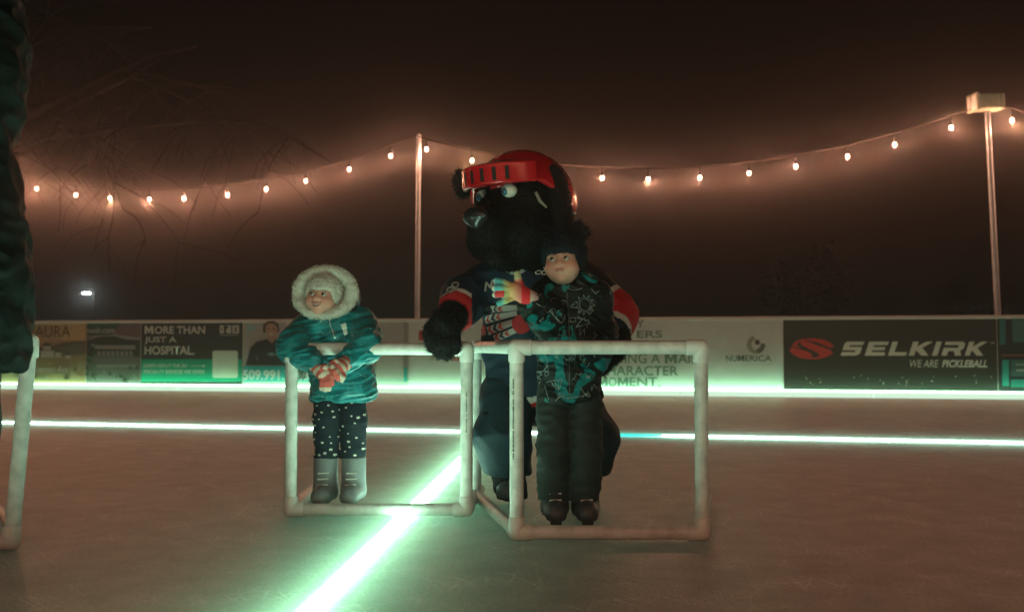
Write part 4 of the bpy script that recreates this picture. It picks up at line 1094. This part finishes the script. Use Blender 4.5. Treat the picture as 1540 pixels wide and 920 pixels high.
# rainbow glove: palm up the sleeve end, fingers pointing to the left, thumb up
wY = -0.215
w3, p3 = bp(797, 449, wY), bp(776, 437, wY - 0.02)
f3 = [([bp(770, 431, wY - .02), bp(757, 425, wY - .025), bp(747, 422, wY - .02)], [0.0125, 0.012, 0.0115]),
      ([bp(769, 436, wY - .025), bp(754, 433, wY - .035), bp(744, 433, wY - .03)], [0.0125, 0.012, 0.0115]),
      ([bp(769, 441, wY - .025), bp(756, 442, wY - .035), bp(745, 443, wY - .03)], [0.0118, 0.0115, 0.011]),
      ([bp(772, 447, wY - .02), bp(760, 452, wY - .03), bp(751, 456, wY - .025)], [0.0112, 0.0108, 0.0102]),
      ([bp(783, 430, wY - .015), bp(779, 419, wY - .02), bp(778, 412, wY - .015)], [0.0135, 0.0125, 0.0115])]
def rainbow(v):
    # colours along the hand from fingertips to cuff
    x = (v[:, 0] - bp(742, 435, wY)[0]) / (bp(805, 435, wY)[0] - bp(742, 435, wY)[0])
    stops = [(0.0, (0.50, 0.50, 0.40)), (0.05, (0.08, 0.34, 0.40)), (0.20, (0.10, 0.36, 0.36)), (0.30, (0.42, 0.48, 0.22)), (0.42, (0.60, 0.36, 0.16)), (0.56, (0.60, 0.24, 0.16)), (0.66, (0.60, 0.16, 0.14)), (0.68, (0.62, 0.03, 0.04)), (0.86, (0.60, 0.03, 0.04)), (0.90, (0.55, 0.45, 0.36)), (1.0, (0.5, 0.3, 0.32))]
    xs = [s[0] for s in stops]; c = np.stack([np.interp(x, xs, [s[1][i] for s in stops]) for i in range(3)], 1)
    z = v[:, 2]; z0 = bp(750, 438.5, wY)[2]; z1 = bp(750, 448, wY)[2]
    mid = (x > 0.04) & (x < 0.26) & (z < z0) & (z > z1)
    c[mid] = (0.60, 0.05, 0.06)
    th = z > bp(780, 421, wY)[2]; c[th & (x > 0.45)] = (0.45, 0.46, 0.26)
    return c
M['glove_rainbow'] = mat('rainbow_knit', (1, 1, 1), 0.9, 0.15, attr=True, bump=0.5, bscale=300)
lo, hi = bounds([w3, p3] + [q for f in f3 for q in f[0]], 0.05)
def rg(P):
    d = hand_fn(w3, p3, f3, 0.006, (0.027, 0.031))(P)
    d = smin(d, rc(P, bp(800, 451, wY + .005), bp(790, 446, wY), 0.030, 0.028), 0.008)
    return d
sdf_obj('glove', rg, lo, hi, 0.0025, M['glove_rainbow'], boy, rainbow)

# ---- the person in the furry costume, crouching behind
DM = 3.86
mx_ = W(800, 520, DM).x
mas = thing('person', 'crouching person in black furry animal costume, hockey jersey and red helmet', 'person', (mx_, DM, 0), 0)
def mp(px, py, y=0.0):
    p = W(px, py, DM + y); return (p.x - mx_, y, p.z)
M['fur'] = mat('black_fur', (0.005, 0.005, 0.005), 0.8, 0.15, var=0.4, vscale=40, bump=0.6, bscale=120)
M['fur_tip'] = mat('fur_strands', (0.006, 0.0055, 0.005), 0.65, 0.2)
M['helmet'] = mat('red_helmet', (0.42, 0.008, 0.012), 0.22, 0.5, var=0.08, vscale=12, coat=0.3)
M['slot'] = mat('vent_slot', (0.01, 0.004, 0.004), 0.8)
M['nose'] = mat('nose_plastic', (0.015, 0.015, 0.016), 0.25, 0.5)
M['eye_blue'] = mat('eye_blue', (0.03, 0.13, 0.22), 0.2, 0.5)
M['jersey'] = mat('jersey', (1, 1, 1), 0.72, 0.25, attr=True, bump=0.25, bscale=140)
M['strap'] = mat('strap', (0.22, 0.21, 0.17), 0.7)
mrot = rotm(R(-34), R(6), R(-2)).astype(np.float32)
mh = V3(mp(780, 322, -0.03))
def mascot_body(P):
    Q = (P - mh) @ mrot
    d = el(Q, (0, 0.03, 0.0), (0.205, 0.20, 0.205))
    d = smin(d, el(Q, (0, -0.02, -0.10), (0.19, 0.17, 0.13)), 0.06)
    d = smin(d, rc(Q, (0, -0.14, -0.045), (0, -0.225, -0.06), 0.095, 0.078), 0.05)          # muzzle
    d = smin(d, rc(Q, (0, -0.12, -0.15), (0, -0.19, -0.158), 0.075, 0.055), 0.012)          # jaw
    for sx in (-1, 1): d = smin(d, el(Q, (0.10 * sx, -0.10, -0.09), (0.075, 0.075, 0.075)), 0.05)
    # torso, arms and legs inside the clothes
    d = smin(d, chain(P, [mp(785, 400, 0.02), mp(795, 500, 0.10), mp(805, 585, 0.12)], [0.11, 0.15, 0.15], 0.05), 0.06)
    d = smin(d, chain(P, [mp(725, 430, 0.05), mp(692, 452, -0.02), mp(673, 486, -0.19)], [0.075, 0.065, 0.055], 0.03), 0.03)
    d = smin(d, chain(P, [mp(880, 436, 0.08), mp(919, 478, 0.04), mp(912, 530, -0.10)], [0.075, 0.068, 0.055], 0.03), 0.03)
    for a in ([(775, 590, 0.12), (752, 640, -0.06), (770, 745, 0.10)], [(840, 590, 0.12), (888, 650, -0.02), (872, 750, 0.14)]):
        d = smin(d, chain(P, [mp(*q) for q in a], [0.10, 0.085, 0.065], 0.03), 0.04)
    return d + 0.004 * wob(P, 70, 9) + 0.002 * wob(P, 190, 10)
mb_o = sdf_obj('body', mascot_body, (-0.50, -0.42, 0.02), (0.50, 0.36, 1.50), 0.0065, M['fur'], mas)
zneck = mp(780, 412)[2]
tufts(mb_o, 'fur', M['fur_tip'], mb_o, 24000, 0.014, 0.0016, 0.35, 11, 0.45, keep=lambda c: c[:, 2] > zneck)
mr3 = Matrix(mrot.tolist()); mhv = Vector(mh.tolist())
def hd(p): return mhv + mr3 @ Vector(p)
# ears
def ear_fn(c, r, rot): 
    return lambda P: el(P, c, r, rot) + 0.004 * wob(P, 80, 3)
er = V3(mp(838, 312, -0.13)); rot_e = rotm(R(20), 0, R(-6)).astype(np.float32)
ear1 = sdf_obj('ear', ear_fn(er, (0.058, 0.06, 0.175), rot_e), er - 0.22, er + 0.22, 0.006, M['fur'], mas)
tufts(ear1, 'fur', M['fur_tip'], ear1, 3600, 0.016, 0.0016, 0.4, 12, 0.45)
er2 = V3(mp(695, 276, 0.02)); ear2 = sdf_obj('ear', ear_fn(er2, (0.040, 0.03, 0.062), rot_e), er2 - 0.1, er2 + 0.1, 0.006, M['fur'], mas)
tufts(ear2, 'fur', M['fur_tip'], ear2, 1200, 0.011, 0.0016, 0.2, 13, 0.45)
# eyes, nose
for sx, c in ((1, hd((0.064, -0.150, 0.084))), (-1, hd((-0.085, -0.118, 0.080)))):
    e = link('eye', ball(c, (0.032, 0.028, 0.029), 18, 12), M['eye_white'], mb_o)
    d_ = (mr3 @ Vector((-0.25 * 1, -1, -0.12))).normalized()
    MBi = ball(c + d_ * 0.021, (0.0165, 0.0135, 0.0165), 16, 10); link('iris', MBi, M['eye_blue'], mb_o)
    link('pupil', ball(c + d_ * 0.0295, (0.0085, 0.007, 0.0085), 12, 8), M['ink'], mb_o)
nfn = lambda P: smin(el((P - mh) @ mrot, (0, -0.305, -0.012), (0.058, 0.034, 0.036)), el((P - mh) @ mrot, (0, -0.295, -0.035), (0.03, 0.03, 0.03)), 0.02)
npv = hd((0, -0.3, -0.02)); nlo = V3(npv) - 0.09; nhi = V3(npv) + 0.09
sdf_obj('nose', nfn, nlo, nhi, 0.004, M['nose'], mas)
# helmet
def helmet_fn(P):
    Q = (P - mh) @ mrot
    sh_ = el(Q, (0, 0.035, 0.034), (0.226, 0.230, 0.232))
    d = smax(sh_, -el(Q, (0, 0.035, 0.020), (0.210, 0.213, 0.208)), 0.006)
    cutz = 0.112 - 0.13 * np.clip((Q[:, 1] + 0.08) / 0.15, 0, 1)
    d = smax(d, cutz - Q[:, 2], 0.006)
    # raised front band and crown ridge
    rad = np.sqrt((Q[:, 0] / 0.200) ** 2 + ((Q[:, 1] - 0.01) / 0.250) ** 2)
    fr_ = Q[:, 1] + 0.115
    band = np.abs((rad - 1) * 0.21) - 0.009
    band = smax(band, 0.108 - Q[:, 2], 0.006); band = smax(band, Q[:, 2] - 0.190, 0.006)
    roof = smax((rad - 1) * 0.21, np.abs(Q[:, 2] - 0.184 - 0.05 * (1 - rad)) - 0.008, 0.006)
    band = smax(smin(band, roof, 0.008), fr_, 0.008)
    d = smin(d, band, 0.010)
    d = smin(d, smax(el(Q, (0, 0.05, 0.045), (0.10, 0.215, 0.205)), 0.10 - Q[:, 2], 0.006), 0.012)
    return d
helm = sdf_obj('helmet', helmet_fn, V3(mh) - 0.27, V3(mh) + 0.30, 0.0045, M['helmet'], mas)
hb = bvh_of(helm)
for k in range(7):     # vent slots in the front band, cast outwards from inside the head
    th = R(-42 + 11 * k) ; mbv = MB(); pts = []
    for zz in (0.122, 0.14, 0.158, 0.174):
        for dx in (-0.03, 0.03):
            dr = mr3 @ Vector((math.sin(th + dx), -math.cos(th + dx), 0))
            o_ = hd((0, 0.02, zz)); hit = hb.ray_cast(o_ + dr * 0.6, -dr)
            if hit[0] is not None: pts.append(hit[0] + dr * 0.0022)
    if len(pts) == 8:
        for i in range(3): mbv.poly([pts[2*i], pts[2*i+1], pts[2*i+3], pts[2*i+2]])
        mbv.build('vent_slot', M['slot'], helm)
MB().tube([mp(806, 290, -0.19), mp(812, 302, -0.205), mp(822, 312, -0.19)], [0.009, 0.007, 0.005], 8).build('chin_strap', M['strap'], helm, True)
# jersey
NAVY = (0.008, 0.022, 0.040); WHT = (0.50, 0.50, 0.48); REDJ = (0.40, 0.015, 0.018); BLK = (0.010, 0.011, 0.012)
LA = [mp(728, 432, 0.05), mp(698, 448, -0.01), mp(686, 466, -0.10)]
RA2 = [mp(880, 436, 0.08), mp(919, 474, 0.05), mp(914, 506, -0.03)]
def seg_t(v, pts):
    """distance along a polyline of the nearest point, and the distance to it"""
    best = None; acc = 0; out = None
    for a, b in zip(pts[:-1], pts[1:]):
        a = V3(a); b = V3(b); ba = b - a; L_ = np.linalg.norm(ba); h = np.clip((v - a) @ ba / (L_ * L_), 0, 1)
        d = np.linalg.norm(v - a - h[:, None] * ba, axis=1); s = acc + h * L_
        if best is None: best, out = d, s
        else: m_ = d < best; best = np.where(m_, d, best); out = np.where(m_, s, out)
        acc += L_
    return out / acc, best
def jersey_fn(P):
    d = chain(P, [mp(782, 418, 0.03), mp(792, 500, 0.10), mp(803, 570, 0.11), mp(812, 606, 0.11)], [0.150, 0.182, 0.188, 0.200], 0.05, (1, 0.86, 1))
    d = smin(d, rc(P, mp(735, 432, 0.06), mp(860, 428, 0.08), 0.095, 0.105), 0.05)
    d = smin(d, chain(P, LA, [0.100, 0.090, 0.082], 0.04), 0.04)
    d = smin(d, chain(P, RA2, [0.100, 0.095, 0.086], 0.04), 0.04)
    la = V3(LA[2]) - V3(LA[1]); la /= np.linalg.norm(la)
    ra = V3(RA2[2]) - V3(RA2[1]); ra /= np.linalg.norm(ra)
    d = smax(d, np.where(np.linalg.norm(P - V3(LA[2]), axis=1) < 0.16, (P - V3(LA[2])) @ la - 0.03, -1), 0.012)
    d = smax(d, np.where(np.linalg.norm(P - V3(RA2[2]), axis=1) < 0.16, (P - V3(RA2[2])) @ ra - 0.03, -1), 0.012)
    hem = mp(800, 617)[2] + 0.22 * (P[:, 0] + 0.02)
    d = smax(d, hem - P[:, 2], 0.012)
    return d - 0.010 * np.clip(ridge(P, (20, 20, 22), 31), -0.6, 1) - 0.004 * ridge(P, (55, 45, 45), 33)
def jersey_col(v):
    c = np.tile(np.array(NAVY, np.float32), (len(v), 1))
    hem = mp(800, 617)[2] + 0.22 * (v[:, 0] + 0.02); hz = v[:, 2] - hem
    c[(hz < 0.055) & (hz > 0.030)] = WHT; c[(hz <= 0.030) & (hz > 0.012)] = REDJ; c[hz <= 0.012] = NAVY
    tl, dl = seg_t(v, LA); m_ = (dl < 0.115) & (v[:, 0] < mp(712, 440)[0])
    c[m_ & (tl > 0.90)] = WHT; c[m_ & (tl > 0.985)] = REDJ
    tr_, dr_ = seg_t(v, RA2); m_ = (dr_ < 0.125) & (v[:, 0] > mp(878, 440)[0])
    c[m_ & (tr_ < 0.42)] = BLK; c[m_ & (tr_ > 0.30) & (tr_ < 0.38)] = WHT; c[m_ & (tr_ >= 0.38) & (tr_ < 0.78)] = REDJ; c[m_ & (tr_ >= 0.78) & (tr_ < 0.87)] = WHT; c[m_ & (tr_ >= 0.87)] = NAVY
    neck = np.abs(v[:, 2] - (zneck + 0.005)) < 0.0
    return c
jer = sdf_obj('jersey', jersey_fn, (-0.46, -0.26, 0.30), (0.50, 0.36, 1.08), 0.005, M['jersey'], mas, jersey_col)
jeb = bvh_of(jer)
def mz(px, py): p = mp(px, py, -0.10); return (p[0], p[2])
ml_ = lambda pts: [mz(*p) for p in pts]
M['em_grey'] = mat('emblem_grey', (0.34, 0.34, 0.33), 0.6); M['em_red'] = mat('emblem_red', (0.42, 0.02, 0.025), 0.6); M['em_dark'] = mat('emblem_dark', (0.01, 0.012, 0.02), 0.6)
fe_out = []; fe_in = []; chev_r = []; chev_d = []
for (ax, ay, ex, ey, w0, w1_) in ((730, 464, 784, 462, 7, 5), (728, 480, 780, 470, 8, 5), (732, 498, 784, 480, 8, 5), (742, 510, 790, 490, 7, 5)):
    L_ = math.hypot(ex - ax, ey - ay); dx, dy = (ex - ax) / L_, (ey - ay) / L_; nx, ny = -dy, dx
    def quad(s0, s1, m0, m1): return [(ax + dx*s0 - nx*m0, ay + dy*s0 - ny*m0), (ax + dx*s0 + nx*m0, ay + dy*s0 + ny*m0), (ax + dx*s1 + nx*m1, ay + dy*s1 + ny*m1), (ax + dx*s1 - nx*m1, ay + dy*s1 - ny*m1)]
    fe_out.append(ml_([(ax - dx*6, ay - dy*6)] + quad(0, L_, w0, w1_)[1:] + [quad(0, L_, w0, w1_)[0]]))
    fe_in.append(ml_(quad(2, L_ - 2, w0 - 1.6, w1_ - 1.4)))
    for k, s0 in enumerate((3, 11, 19)):
        wv = (w0 - 2.2) * (1 - 0.12 * k)
        def chv(s): return ml_([(ax + dx*(s+4) - nx*wv, ay + dy*(s+4) - ny*wv), (ax + dx*s, ay + dy*s), (ax + dx*(s+4) + nx*wv, ay + dy*(s+4) + ny*wv), (ax + dx*(s+8) + nx*wv, ay + dy*(s+8) + ny*wv), (ax + dx*(s+4), ay + dy*(s+4)), (ax + dx*(s+8) - nx*wv, ay + dy*(s+8) - ny*wv)])
        (chev_r if k % 2 == 0 else chev_d).append(chv(s0))
patch(jeb, fe_out, 'emblem_outline', M['em_dark'], jer, 0.003, 3); patch(jeb, fe_in, 'emblem_feather', M['em_grey'], jer, 0.005, 3)
patch(jeb, chev_r, 'emblem_chevron', M['em_red'], jer, 0.007, 2); patch(jeb, chev_d, 'emblem_chevron', M['em_dark'], jer, 0.007, 2)
patch(jeb, [circ(*mz(785, 487), 14 / 362, 18)[:-1]], 'emblem_disc', M['em_red'], jer, 0.009, 3)
patch(jeb, [ml_([(715, 492), (730, 487), (732, 502), (717, 507)])], 'emblem_bar', M['em_red'], jer, 0.006, 3)
strokes(jeb, [ml_([(758, 404), (768, 410), (778, 412)]), ml_([(778, 412), (794, 403), (812, 394)])], 0.007, 'collar_piping', M['em_grey'], jer)
strokes(jeb, [[mz(678 + 5 * math.cos(a / 3), 437 + 4.5 * math.sin(a / 3)) for a in range(20)], [mz(685 + 4.5 * math.cos(a / 3), 429 + 4 * math.sin(a / 3)) for a in range(20)]], 0.004, 'sleeve_number', M['em_grey'], jer)
strokes(jeb, [ml_([(729, 438), (731, 424), (737, 432), (741, 421), (746, 430), (751, 418)])], 0.004, 'chest_patch', M['em_grey'], jer)
tm, tco = text_mesh('CCM', 0.03, 0.25)
tlo, thi = tco.min(0), tco.max(0); x0_, z0_ = mz(804, 413); x1_, z1_ = mz(832, 406)
for i, v in enumerate(tm.vertices):
    p = cast(jeb, x0_ + (tco[i][0] - tlo[0]) / (thi[0] - tlo[0]) * (x1_ - x0_), z0_ + (tco[i][1] - tlo[1]) / (thi[1] - tlo[1]) * (z1_ - z0_), off=0.004)
    if p is not None: v.co = p
tm.materials.clear(); link('brand_lettering', tm, M['letter_white'], jer)
# trousers, gloves, skates of the costume
M['pants_hockey'] = mat('hockey_pants', (0.010, 0.030, 0.045), 0.7, 0.3, var=0.2, vscale=8, bump=0.3, bscale=50)
def mas_pants(P):
    d = rc(P, mp(778, 590, 0.12), mp(842, 590, 0.12), 0.14, 0.14)
    for a in ([(770, 590, 0.10), (755, 650, -0.06), (768, 742, 0.08)], [(845, 590, 0.10), (886, 655, -0.02), (874, 748, 0.12)]):
        d = smin(d, chain(P, [mp(*q) for q in a], [0.125, 0.108, 0.088], 0.04), 0.03)
    d = smax(d, 0.14 - P[:, 2], 0.01)
    return d - 0.011 * np.clip(ridge(P, (18, 18, 28), 41), -0.7, 1) - 0.004 * ridge(P, (45, 40, 70), 42)
sdf_obj('trousers', mas_pants, (-0.33, -0.26, 0.12), (0.42, 0.36, 0.62), 0.0055, M['pants_hockey'], mas)
skate(mas, 766, mp, 0.10, 0.22, 0.066, M['boot'], 770); skate(mas, 876, mp, 0.14, 0.22, 0.066, M['boot'], 770)
def paw(wr, palm, fing, seed, pr):
    lo, hi = bounds([wr, palm] + [q for f in fing for q in f[0]], 0.10)
    f0 = hand_fn(wr, palm, fing, 0.012, pr)
    o = sdf_obj('furry_glove', lambda P: f0(P) + 0.0022 * wob(P, 110, seed), lo, hi, 0.004, M['fur'], mas)
    tufts(o, 'fur', M['fur_tip'], o, 3200, 0.014, 0.0014, 0.3, seed, 0.5)
yr = DG - DM
paw(mp(683, 472, -0.12), mp(669, 490, yr - 0.03),
    [([mp(652, 494, yr - .035), mp(648, 510, yr - .06), mp(650, 522, yr - .045)], [0.028, 0.026, 0.022]),
     ([mp(661, 498, yr - .045), mp(660, 516, yr - .07), mp(662, 531, yr - .05)], [0.029, 0.027, 0.023]),
     ([mp(671, 500, yr - .045), mp(672, 518, yr - .07), mp(673, 533, yr - .05)], [0.029, 0.027, 0.023]),
     ([mp(682, 498, yr - .035), mp(684, 514, yr - .06), mp(684, 526, yr - .045)], [0.027, 0.025, 0.021]),
     ([mp(660, 486, yr - .01), mp(648, 492, yr + .03), mp(643, 504, yr + .05)], [0.028, 0.026, 0.022])], 51, (0.062, 0.060))
paw(mp(928, 508, -0.04), mp(918, 528, -0.16),
    [([mp(908, 528, -.19), mp(898, 532, -.23), mp(889, 536, -.24)], [0.027, 0.025, 0.022]),
     ([mp(909, 534, -.19), mp(899, 540, -.23), mp(890, 545, -.24)], [0.027, 0.025, 0.022]),
     ([mp(912, 539, -.18), mp(904, 547, -.22), mp(896, 553, -.23)], [0.027, 0.025, 0.022]),
     ([mp(916, 542, -.17), mp(911, 551, -.20), mp(905, 558, -.21)], [0.025, 0.023, 0.020]),
     ([mp(916, 520, -.19), mp(906, 517, -.22), mp(898, 519, -.23)], [0.026, 0.024, 0.021])], 52, (0.056, 0.056))

# ---- the adult at the left edge
DA = 2.25
ax_ = W(-125, 520, DA).x
adult = thing('person', 'adult in long dark green quilted coat cut off by the left edge', 'person', (ax_, DA, 0), 0)
def ap(px, py, y=0.0):
    p = W(px, py, DA + y); return (p.x - ax_, y, p.z)
M['coat_dark'] = mat('dark_green_coat', (0.001, 0.004, 0.0035), 0.65, 0.10, var=0.4, vscale=9, bump=0.7, bscale=28)
def adult_body(P):
    d = el(P, (0, -0.02, 1.66), (0.078, 0.098, 0.115))
    d = smin(d, el(P, (0, -0.105, 1.645), (0.016, 0.022, 0.020)), 0.015)
    d = smin(d, rc(P, (0, 0, 1.55), (0, 0.01, 1.45), 0.055, 0.065), 0.02)
    d = smin(d, chain(P, [(0, 0.01, 1.38), (0, 0.01, 1.1), (0, 0.01, 0.92)], [0.12, 0.11, 0.13], 0.05), 0.04)
    for sx in (-1, 1):
        d = smin(d, chain(P, [(0.10 * sx, 0.02, 0.90), (0.11 * sx, 0.0, 0.48), (0.11 * sx, 0.03, 0.10)], [0.085, 0.062, 0.05], 0.03), 0.03)
        d = smin(d, chain(P, [(0.13 * sx, 0.02, 1.38), (0.115 * sx, 0.02, 1.12), (0.10 * sx, -0.05, 0.98)], [0.055, 0.045, 0.035], 0.03), 0.03)
        d = smin(d, chain(P, [(0.10 * sx, -0.05, 0.98), (0.10 * sx, -0.07, 0.93), (0.10 * sx, -0.08, 0.88)], [0.034, 0.036, 0.02], 0.02), 0.02)
    return d
sdf_obj('body', adult_body, (-0.36, -0.40, 0.05), (0.36, 0.22, 1.80), 0.009, M['skin'], adult, skin_col((0, -0.02, 1.66), rotm(0), 1.0, (0.58, 0.33, 0.26)))
xe = lambda px, py: ap(px - 12, py)[0]
def adult_coat(P):
    # half widths follow the visible edge of the coat
    zs = [ap(0, y)[2] for y in (560, 500, 450, 400, 330, 270, 222, 180, 110, 60, 0, -60)]
    ws = [xe(38, 560), xe(47, 500), xe(48, 450), xe(47, 400), xe(41, 330), xe(31, 270), xe(21, 222), xe(33, 180), xe(44, 110), xe(43, 60), xe(36, 0), xe(10, -60)]
    o = np.argsort(zs); w = np.interp(P[:, 2], np.array(zs)[o], np.array(ws)[o]).astype(np.float32)
    k = np.sqrt((P[:, 0] / w) ** 2 + (P[:, 1] / (w * 0.72)) ** 2)
    d = (k - 1) * w * 0.75
    d = smax(d, ap(0, 557)[2] + 0.02 * np.sin(P[:, 0] * 14) - P[:, 2], 0.02); d = smax(d, P[:, 2] - 1.56, 0.05)
    s = P[:, 2] * 30 + 3.2 * wob(P, (9, 9, 6), 61) + P[:, 0] * 14
    return d - 0.006 * np.clip(ridge(P, (30, 30, 44), 64), -0.6, 1) - 0.0015 * np.abs(np.sin(s)) - 0.005 * ridge(P, (60, 50, 95), 62)
acoat = sdf_obj('coat', adult_coat, (-0.42, -0.36, 0.50), (0.42, 0.36, 1.62), 0.006, M['coat_dark'], adult)
def adult_pants(P):
    d = None
    for sx in (-1, 1):
        e = chain(P, [(0.10 * sx, 0.02, 0.90), (0.11 * sx, 0.0, 0.48), (0.11 * sx, 0.03, 0.13)], [0.10, 0.080, 0.070], 0.03)
        d = e if d is None else np.minimum(d, e)
    return smax(d, 0.13 - P[:, 2], 0.01) - 0.004 * ridge(P, (16, 16, 30), 63)
sdf_obj('trousers', adult_pants, (-0.28, -0.16, 0.10), (0.28, 0.20, 1.02), 0.008, M['pants_dark'], adult)
for sx in (-1, 1): skate(adult, -125 + sx * 60, ap, 0.02, 0.22, 0.060, M['boot'], 770)
hair = sdf_obj('knit_hat', lambda P: smax(el(P, (0, -0.01, 1.68), (0.092, 0.112, 0.125)), 1.69 - 0.25 * (P[:, 1] + 0.02) - P[:, 2], 0.01), (-0.14, -0.16, 1.58), (0.14, 0.14, 1.84), 0.007, M['hat_navy'], adult)

# ------------------------------------------------------------------ trees and lamps in the fog
def bare_tree(x, y, h, seed, label):
    rr = random.Random(seed); t = thing('bare_tree', label, 'tree', (x, y, -0.25), 0, 'bare trees behind the rink')
    tr = MB(); br = MB()
    tr.tube([(0, 0, 0), (0.1, 0.05, h * 0.25), (0.0, 0.1, h * 0.5)], [0.26, 0.2, 0.15], 10)
    def grow(p, d, l, r, lev):
        pts = [p]; n = 5; q = p.copy(); dd = d.copy()
        for i in range(n):
            dd = (dd + Vector((rr.uniform(-.25, .25), rr.uniform(-.25, .25), rr.uniform(-.22, .12) - (0.12 if lev > 1 else 0)))).normalized()
            q = q + dd * l / n; pts.append(q.copy())
        br.tube(pts, [max(0.006, r * (1 - 0.13 * i)) for i in range(n + 1)], 5, False)
        if lev < 4:
            for k in range(4 if lev < 3 else 3):
                i = rr.randint(1, n); a = rr.uniform(0, 6.28)
                nd_ = (dd * 0.6 + Vector((math.cos(a), math.sin(a), rr.uniform(-0.3, 0.6))) * 0.8).normalized()
                grow(pts[i], nd_, l * rr.uniform(0.5, 0.75), r * 0.5, lev + 1)
    for k in range(7):
        a = k * 0.9 + rr.uniform(-.3, .3)
        grow(Vector((0, 0.05, h * rr.uniform(0.28, 0.5))), Vector((math.cos(a) * 0.8, math.sin(a) * 0.8, 0.75)).normalized(), h * 0.42, 0.085, 1)
    tr.build('trunk', M['bark'], t, True); br.build('branches', M['bark'], t, True)
bare_tree(-12.5, 22, 13.0, 5, 'bare drooping branches faintly lit above the left string of bulbs')
def conifer(x, y, h, r, seed, label):
    g_ = np.random.RandomState(seed); t = thing('conifer_tree', label, 'tree', (x, y, -0.25), 0, 'dark trees in the fog')
    MB().tube([(0, 0, 0), (0, 0, h * 0.95)], [0.25, 0.04], 8).build('trunk', M['bark'], t)
    n = 2600; f = g_.uniform(0, 1, n) ** 0.8; z = h * (0.08 + 0.92 * f); a = g_.uniform(0, 6.283, n)
    lay = 0.75 + 0.25 * np.sin(f * 40 + np.sin(a * 5) * 1.2); rr = r * (1 - f) ** 0.85 * lay * g_.uniform(0.35, 1.0, n) + 0.05
    p = np.stack([rr * np.cos(a), rr * np.sin(a), z - 0.12 * rr], 1)
    d1 = g_.normal(size=(n, 3)) * 0.2; d1[:, 0] += np.cos(a) * 0.34; d1[:, 1] += np.sin(a) * 0.34; d1[:, 2] -= 0.12
    d2 = np.cross(d1, g_.normal(size=(n, 3))); d2 = d2 / np.linalg.norm(d2, axis=1)[:, None] * 0.10
    v = np.stack([p - d2, p + d2, p + d1 * 1.4], 1).reshape(-1, 3)
    link('crown', mesh_from(v.tolist(), np.arange(3 * n).reshape(-1, 3).tolist()), M['needle'], t)
def broad(x, y, h, r, seed, label):
    g_ = np.random.RandomState(seed); t = thing('leafy_tree', label, 'tree', (x, y, -0.25), 0, 'dark trees in the fog')
    MB().tube([(0, 0, 0), (0.1, 0, h * 0.5)], [0.3, 0.15], 8).build('trunk', M['bark'], t)
    cl = g_.normal(size=(26, 3)); cl = cl / np.linalg.norm(cl, axis=1)[:, None] * g_.uniform(0.3, 1, (26, 1)) * np.array((r, r, h * 0.34)) * 0.8 + np.array((0, 0, h * 0.6))
    n = 3600; c = cl[g_.randint(0, 26, n)]; p = c + g_.normal(size=(n, 3)) * r * 0.17
    d1 = g_.normal(size=(n, 3)) * 0.2; d2 = g_.normal(size=(n, 3)) * 0.2
    v = np.stack([p, p + d1, p + d2], 1).reshape(-1, 3)
    link('crown', mesh_from(v.tolist(), np.arange(3 * n).reshape(-1, 3).tolist()), M['needle'], t)
p = W(1438, 520, 58); conifer(p.x, 58, 4.9, 1.5, 1, 'dark pointed conifer silhouette beside the right pole')
p = W(1478, 520, 57); broad(p.x, 57, 3.3, 2.2, 2, 'low dark round tree silhouette behind the right pole')
p = W(1412, 520, 60); broad(p.x, 60, 3.0, 1.6, 3, 'low dark bushy silhouette left of the pointed conifer')
p = W(1215, 520, 48); broad(p.x, 48, 6.6, 2.2, 4, 'tall hazy tree smudge above the white banner')
def street_lamp(px, py, d, label, k):
    p = W(px, py, d); t = thing('street_lamp', label, 'street lamp', (p.x, d, -0.25), 0, 'far lamps in the fog')
    hz = p.z + 0.25
    MB().tube([(0.35, 0, 0), (0.35, 0, hz + 0.1), (0.2, 0, hz + 0.2), (0, 0, hz + 0.16)], [0.06, 0.045, 0.04, 0.035], 8).build('post', M['lamp_metal'], t)
    MB().box((-0.26 * k, -0.13, hz + 0.03), (0.26 * k, 0.13, hz + 0.12)).build('lamp_head', M['lamp_metal'], t)
    MB().box((-0.13 * k, -0.10, hz - 0.02), (0.13 * k, 0.10, hz + 0.028)).build('lamp_glass', M['far_lamp'], t)
street_lamp(130, 441, 46, 'far white street lamp glowing in fog above the left boards', 1.0)
street_lamp(1213, 466, 70, 'small far lamp just above the right boards', 0.7)

# ------------------------------------------------------------------ the foggy air
def haze(density):
    mb = MB().box((-75, -12, -1.3), (75, 85, 15.5))
    m = bpy.data.materials.new('haze'); m.use_nodes = True
    N = m.node_tree.nodes; N.clear(); o = N.new('ShaderNodeOutputMaterial'); v = N.new('ShaderNodeVolumePrincipled')
    v.inputs['Color'].default_value = (0.92, 0.92, 0.95, 1); v.inputs['Density'].default_value = density; v.inputs['Anisotropy'].default_value = 0.72
    v2 = N.new('ShaderNodeVolumePrincipled')      # big droplets: tight glow round the lamps
    v2.inputs['Color'].default_value = (0.92, 0.92, 0.95, 1); v2.inputs['Density'].default_value = density * 1.7; v2.inputs['Anisotropy'].default_value = 0.975
    ad = N.new('ShaderNodeAddShader'); m.node_tree.links.new(v.outputs[0], ad.inputs[0]); m.node_tree.links.new(v2.outputs[0], ad.inputs[1])
    m.node_tree.links.new(ad.outputs[0], o.inputs['Volume'])
    h = mb.build('haze', m); h['kind'] = 'stuff'
    return h
haze(0.0022)
